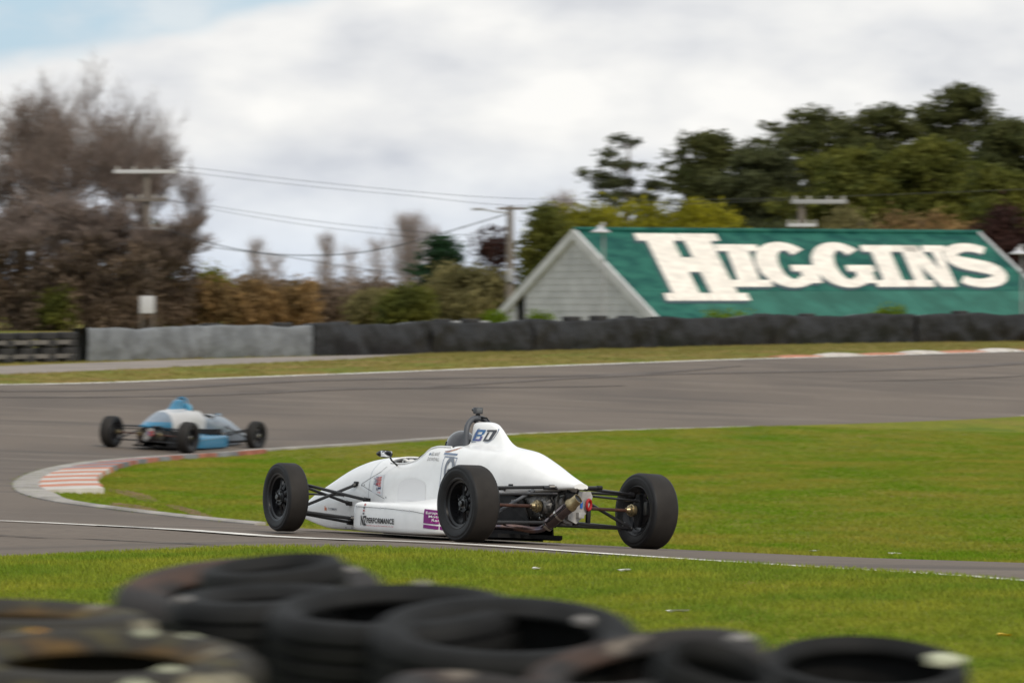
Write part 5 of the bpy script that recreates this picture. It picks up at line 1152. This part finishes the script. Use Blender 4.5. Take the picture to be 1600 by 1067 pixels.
    for i in range(len(o)):
        a, b = np.array(o[i]), np.array(o[(i + 1) % len(o)]); d = (b - a) / np.linalg.norm(b - a); n_ = np.array([-d[1], d[0]]) * .022; ol.append([tuple(a - n_), tuple(b - n_), tuple(b + n_), tuple(a + n_)])
    badge(ol, m_slate, .003, X0, Z0, S)
    B = [[(0, 0), (.18, 0), (.18, 1), (0, 1)], [(.18, .82), (.62, .82), (.70, 1), (.18, 1)], [(.18, .42), (.60, .42), (.60, .58), (.18, .58)], [(.18, 0), (.60, 0), (.66, .18), (.18, .18)], [(.54, .82), (.54, .56), (.72, .62), (.74, .95), (.66, 1)], [(.54, .16), (.54, .46), (.72, .40), (.74, .05), (.62, 0)]]
    badge([p for p in B if max(q[1] for q in p) > .5 and p is not B[0]], m_bdb, .005, X0 - .0, Z0, S); badge([B[3], B[5]], m_bdv, .005, X0, Z0, S); badge([B[0]], m_bdm, .0045, X0, Z0, S)
    Dd = [[(.92, 0), (1.06, 0), (1.06, .80), (.92, .80)], [(.84, .84), (1.40, .84), (1.46, 1), (.80, 1)], [(.92, 0), (1.36, 0), (1.42, .17), (.92, .17)], [(1.28, .84), (1.28, .17), (1.36, 0), (1.50, .16), (1.54, .84), (1.46, 1)]]
    badge(Dd, m_bdd, .005, X0, Z0, S)
    # camera on the hoop
    cp = Vector((1.195, .005, .995)); c = MB(); c.box(cp, (.042, .066, .050), bev=.007); cm = c.build('action_camera', m_grey2, car); MB().box(cp + Vector((-.022, 0, .002)), (.003, .046, .032), bev=.001).build('camera_screen', m_scr, cm)
    c = MB(); c.lathe([(0, .026), (.012, .026), (.014, .0), (0, 0)], 14, cp + Vector((.02, .018, .005)), 'x'); c.build('lens', m_visor, cm)
    c = MB(); c.tube([cp + Vector((0, 0, -.025)), cp + Vector((0, 0, -.04)), cp + Vector((-.012, -.01, -.055))], .009, 8); c.lathe([(0, -.016), (.009, -.016), (.009, .016), (0, .016)], 10, cp + Vector((0, 0, -.034)), 'y'); c.box(cp + Vector((-.005, -.004, -.052)), (.036, .028, .018), bev=.004)
    c.tube([cp + Vector((-.015, -.01, -.05)), cp + Vector((-.05, -.04, -.085))], .006, 6); c.tube([cp + Vector((.01, .02, -.05)), cp + Vector((.01, .035, -.075))], .006, 6); c.build('camera_mount', m_blk, car)
    MB().tube([(1.19, -.01, .945), (1.12, -.03, .94), (1.08, -.04, .90)], .007, 6).build('camera_strap', m_blk, car)
m_redp2 = mat('faded_red_print', (.45, .15, .15), .5); m_redp3 = mat('bright_red_print', (.62, .05, .03), .5); m_ink2 = mat('thin_grey_ink', (.22, .22, .23), .5); m_haze2 = mat('clear_film', (.72, .73, .76), .25); m_numg = mat('number_grey', (.20, .22, .26), .5)
m_side_shade = mat('shaded_white_patch', (.76, .76, .77), .6); m_orp2 = mat('light_orange_print', (.75, .42, .25), .5); m_bdm = mat('mid_blue_print', (.07, .14, .33), .4); m_grey2 = mat('camera_grey', (.06, .062, .068), .4); m_scr = mat('camera_screen', (.12, .125, .13), .12)
Mw = car_matrix(RLc, RRc, FLc); 
# car stands level across its contact patches: wheels touch the track at every corner
white_car, wb_, wp_ = make_car(Mw, 'white open wheel racing car on the near straight with a camera on its roll hoop', m_wht, m_wht, m_wht, m_wht, True)
driver(Mw, 'driver in a dark grey helmet and white gloves in the white racing car', m_helm, m_suit, m_glove, 1.385)
PH = R(24); RRb = np.array([-5.9, 93.0, 0]); RLb = RRb + np.array([-TR * math.cos(PH), TR * math.sin(PH), 0]); FRb = RRb + np.array([WB * math.sin(PH), WB * math.cos(PH), 0]); FLb = FRb + (RLb - RRb)
for q in (RRb, RLb, FRb, FLb): q[2] = z1(q[0], q[1])
Mb = car_matrix(RLb, RRb, FLb)
blue_car, _, _ = make_car(Mb, 'blue and white open wheel racing car farther off, rounding the bend past the kerb', m_offw, m_sil, m_blu, m_blu, False)
driver(Mb, 'driver in a sky blue helmet in the blue and white racing car', m_blu2h, m_suit, m_blk, 1.33) if False else driver(Mb, 'driver in a sky blue helmet in the blue and white racing car', mat('blue_helmet', (.05, .28, .45), .3, coat=.4), m_suit, m_blk, 1.33)

# ------------------------------------------------------------------ foreground tyres
m_ft = mat('weathered_tyre', (.011, .011, .011), .7, spec=.2, var=(11, .3), bump=(45, .5, .004)); m_moss = multi('mossy_tyre', [(.030, .027, .022), ((.20, .105, .02), 3.2, .54, .66, (1, 1, 1)), ((.33, .30, .22), 6.0, .62, .68, (1, 1, 1)), ((.10, .085, .03), 14, .55, .72, (1, 1, 1))], .85, (40, .6, .006))
m_rustt = multi('stained_tyre', [(.026, .023, .022), ((.10, .055, .038), 3.0, .52, .68, (1, 1, 1)), ((.30, .25, .20), 7.0, .66, .74, (1, 1, 1))], .8, (45, .5, .005)); m_blob = mat('pale_lichen', (.42, .43, .30), .85, var=(20, .15)); m_blob2 = mat('pale_stone_chip', (.24, .225, .21), .8, var=(20, .3)); m_org = mat('orange_lichen', (.42, .20, .02), .9, var=(14, .3))
def ftyre(u, v, D, Ro, wd, rx, ry, rz, m, label, group=None, Ri=.19, cat='tyre', patches=()):
    """centre of the tyre at a place given in the plan, axis near vertical, tipped by rx (towards the track) and ry"""
    x = (u - 800) * D / F; z = CZ - (v - H0) * D / F; e = None
    mb = MB(); mb.lathe(tyre_profile(Ro, wd, Ri), 64, (0, 0, 0), 'z', True)
    k = 64   # sipes across the shoulders
    o = mb.build('tyre', m, None, angle=40); o.name = 'tyre'; o.location = (x, D, z); o.rotation_euler = (Matrix.Rotation(R(rx), 3, 'X') @ Matrix.Rotation(R(ry), 3, 'Y') @ Matrix.Rotation(R(rz), 3, 'Z')).to_euler(); tag(o, label, cat, group)
    for (a, rr, zz, sz, mm, nm) in patches:
        b = MB(); pr = random.Random(int(a * 10)); n = 14; ring = []; q = Matrix.Rotation(R(a), 3, 'Z')
        for k in range(n): t = 6.283 * k / n; ring.append(sz * (1 + .3 * pr.uniform(-1, 1)) * Vector((math.cos(t), math.sin(t) * 1.2, 0)))
        vs = [q @ Vector((rr, 0, zz + .010))] + [q @ (Vector((rr, 0, zz)) + p) for p in ring] + [q @ (Vector((rr, 0, zz - .012)) + p * 1.05) for p in ring]
        f = [(0, 1 + k, 1 + (k + 1) % n) for k in range(n)] + [(1 + k, 1 + n + k, 1 + n + (k + 1) % n, 1 + (k + 1) % n) for k in range(n)]
        b.add(vs, f); b.build(nm, mm, o)
    return o
T1 = [
 (147, 1098, 10.2, .335, .21, 5.5, 1.0, 10, m_moss, 'mossy tyre lying flat at the left edge, covered in orange lichen and pale spots', .19, [(-60, .25, .103, .022, m_blob, 'lichen'), (40, .27, .10, .02, m_blob, 'lichen'), (-80, .30, .092, .030, m_blob, 'lichen'), (60, .25, .104, .015, m_blob, 'lichen'), (-20, .29, .09, .016, m_blob, 'lichen'), (110, .28, .10, .018, m_org, 'lichen')]),
 (13, 1019, 11.6, .33, .20, 1.5, 2.0, 40, m_moss, 'tyre with an orange mossy rim behind the mossy flat one at the left edge', .19, []),
 (390, 968, 12.9, .343, .20, 9, -2, 0, m_rustt, 'rearmost tyre at the left, wide and tipped up with a stained rim', .20, [(20, .27, .10, .02, m_blob2, 'stone_chip')]),
 (430, 942, 12.5, .185, .20, 5, -5, 30, m_ft, 'small smooth tyre lying inside the rearmost stained one', .12, []),
 (412, 992, 11.9, .22, .20, 4, -2, 80, m_ft, 'small tyre in front of the rearmost one with a pale chip beside it', .13, [(120, .19, .10, .016, m_blob2, 'stone_chip')]),
 (615, 1013, 11.6, .285, .21, 7, -1.5, 15, m_ft, 'black tyre left of the centre with its hollow half hidden by the next', .20, [(60, .25, .105, .013, m_blob2, 'stone_chip')]),
 (790, 1043, 11.3, .300, .20, 10, 1.0, 60, m_ft, 'large clean black tyre in the middle with an open oval hollow', .205, [(-25, .212, .085, .020, m_blob2, 'stone_chip')]),
 (1015, 1096, 10.9, .265, .20, 9, -9, 0, m_rustt, 'rust stained tyre right of the middle one, tipped to the left', .17, [(10, .215, .10, .022, m_blob2, 'stone_chip')]),
 (1105, 1108, 10.2, .125, .21, 16, 14, 0, m_ft, 'small tyre standing tilted between the rust stained one and the rightmost', .09, []),
 (1350, 1094, 12.0, .245, .20, 11, 1.5, 30, m_ft, 'rightmost black tyre with a big pale lichen patch on its sidewall', .19, [(-22, .190, .103, .040, m_blob, 'lichen')]),
 (770, 1160, 9.7, .22, .20, 6, 8, 10, m_rustt, 'stained brown tyre in front of the middle one at the bottom edge', .13, []),
]
for u, v, D, Ro, wd, rx, ry, rz, m, lb, Ri, pt in T1: ftyre(u, v, D, Ro, wd, rx, ry, rz, m, lb, None, Ri, patches=pt)
n = 0
for (u, v, D, Ro, wd, rx, ry, rz, m, lb, Ri, pt) in T1:
    if Ro < .24: continue
    x = (u - 800) * D / F; z = CZ - (v - H0) * D / F - .30; g = z1(x, D); lev = 0
    k = max(1, int((z - g + .1) / .205))
    for i in range(k):
        mb = MB(); mb.lathe(tyre_profile(.31, .2, .19), 40, (0, 0, 0), 'z', True); o = mb.build('tyre', m_ft); o.location = (x + .02 * math.sin(i * 5 + u), D + .03 + .02 * math.cos(i * 3 + u), g + .1 + i * (z - g - .1) / max(1, k - 1) if k > 1 else g + .1)
        tag(o, 'black tyre lower in its stack under the top tyres of the foreground wall', 'tyre', 'tyres lower in the foreground stacks')

# ------------------------------------------------------------------ grass
m_blade = mat('grass_blade', (.29, .305, .028), .7, var=(1.1, .25, 4), col2=(.17, .25, .018), island=.3, spec=.25)
m_blade2 = mat('grass_blade_far', (.145, .245, .008), .75, var=(.8, .25, 6), stretch=(.8, .4, 1), col2=(.29, .265, .035), island=.22, spec=.2); m_dry = mat('dry_grass_blade', (.28, .22, .07), .8, var=(.8, .2), col2=(.17, .17, .03), island=.3)
for m_ in (m_blade, m_blade2, m_dry): leafy(m_, .35)
def blades(name, X, Y, h, wd, m, g, label, per=4, spread=.02, lean=1.3):
    n = len(X); X = np.repeat(X, per); Y = np.repeat(Y, per); Z = np.repeat(zt(X[::per], Y[::per]), per); k = len(X)
    X = X + g.normal(size=k) * spread; Y = Y + g.normal(size=k) * spread; a = g.uniform(0, 6.283, k); H = h * g.uniform(.45, 1.25, k); b = g.uniform(0, 6.283, k); W = wd * g.uniform(.6, 1.3, k)
    p0 = np.stack([X - np.cos(a) * W, Y - np.sin(a) * W, Z - .01], 1); p1 = np.stack([X + np.cos(a) * W, Y + np.sin(a) * W, Z - .01], 1); ln = H * lean * g.uniform(0, 1, k)
    p2 = np.stack([X + np.cos(b) * ln, Y + np.sin(b) * ln, Z + H], 1); V = np.stack([p0, p1, p2], 1).reshape(-1, 3); o = link(name, npmesh(name, V, np.arange(len(V)).reshape(-1, 3)), m); tag(o, label, kind='stuff'); return o
g = np.random.default_rng(5)
def scatter(n, x, y, poly_in, poly_out, pw=1.0):
    y_ = y[0] + (y[1] - y[0]) * g.random(n) ** pw; x_ = g.uniform(-1, 1, n) * (.112 * y_ + 2.6) if x is None else g.uniform(x[0], x[1], n); P = np.stack([x_, y_], 1); k = np.ones(n, bool)
    if poly_in is not None: k &= inside(P, poly_in)
    for q in poly_out: k &= ~inside(P, q)
    return x_[k], y_[k]
dirtpoly = [gp(u, v, 40) for u, v in [(160, 768), (205, 766), (250, 778), (330, 800), (345, 810), (300, 806), (230, 790), (175, 776)]]
x_, y_ = scatter(210000, None, (12.6, 37.5), None, [asphalt]); blades('grass_tufts', x_, y_, .030, .0055, m_blade, g, 'green grass growing between the tyres and the track')
x_, y_ = scatter(165000, None, (43, 112), infield, [], 1.0); mm = (np.array([0])); blades('grass_tufts', x_, y_, .036, .012, m_blade2, g, 'mown grass of the infield', 3, .05)
x_, y_ = scatter(26000, None, (117, 172), None, [asphalt, path, infield]); blades('grass_tufts', x_, y_, .06, .02, m_dry, g, 'dry grass of the verge before the barrier', 3, .08)
# bare soil scars in the infield near the apex
m_soil = mat('bare_soil', (.17, .095, .042), .95, var=(3, .3), bump=(30, .6, .02))
def patch(pts_px, name, label, h=.012, d0=40):
    P = [gp(u, v, d0) for u, v in pts_px]; P = [tuple(p) for p in catmull(P, 4, True)]; c = np.mean(P, 0); V = []; Fc = []; n = len(P)
    for k, s in enumerate((1.0, .6, .25)):
        for p in P: q = c + (np.array(p) - c) * s * (1 + .05 * math.sin(p[0] * 9)); V.append((q[0], q[1], z1(*q) + h * (0.2 + .8 * (k > 0)) + .012 * random.random()))
    V.append((c[0], c[1], z1(*c) + h))
    for k in range(2):
        for i in range(n): Fc.append((k * n + i, k * n + (i + 1) % n, (k + 1) * n + (i + 1) % n, (k + 1) * n + i))
    Fc += [(2 * n + i, 2 * n + (i + 1) % n, 3 * n) for i in range(n)]
    me = bpy.data.meshes.new(name); me.from_pydata(V, [], Fc); o = link(name, me, m_soil, None, True); tag(o, label, kind='structure')
patch([(168, 766), (190, 766), (215, 770), (246, 780), (250, 785), (228, 784), (195, 775)], 'soil_scar', 'dark soil scar in the grass beside the kerb apex')
patch([(262, 788), (300, 797), (330, 806), (322, 809), (290, 802), (262, 792)], 'soil_scar', 'fainter soil scar between the kerb apex and the white car')
patch([(170, 786), (210, 789), (245, 797), (230, 801), (190, 797)], 'soil_scar', 'bare ground strip where the infield corner meets the track')
# litter and daisies
m_paper = mat('white_scrap', (.75, .74, .70), .7)
def scrap(u, v, d0, w_, d_, h_, label, m=m_paper, name='litter', cat='litter'):
    x, y = gp(u, v, d0); z = z1(x, y); mb = MB(); r = random.Random(int(u)); n = 9; top = [(w_ / 2 * math.cos(6.28 * k / n) * r.uniform(.8, 1.1), d_ / 2 * math.sin(6.28 * k / n) * r.uniform(.8, 1.1), .022 + h_ * r.uniform(.0, 1.2)) for k in range(n)]
    mb.loft([[(a * .8, b * .8, c - .008) for a, b, c in top], top]); o = mb.build(name, m); o.location = (x, y, z); tag(o, label, cat)
scrap(1062, 961, 20, .15, .09, .012, 'white paper scrap on the near grass right of the middle tyres')
scrap(975, 897, 25, .09, .07, .01, 'small pale scrap on the near grass just below the edge line')
scrap(838, 893, 25, .06, .05, .01, 'tiny pale scrap on the near grass below the white car')
scrap(1272, 863.5, 38, .13, .09, .012, 'pale scrap at the infield edge right of the white car')
scrap(1398, 868, 38, .14, .09, .012, 'pale scrap farther right along the infield edge')
scrap(1570, 1000, 20, .09, .07, .012, 'single yellow flower in the near grass at lower right', mat('yellow_petal', (.65, .42, .01), .6), 'flower', 'flower')
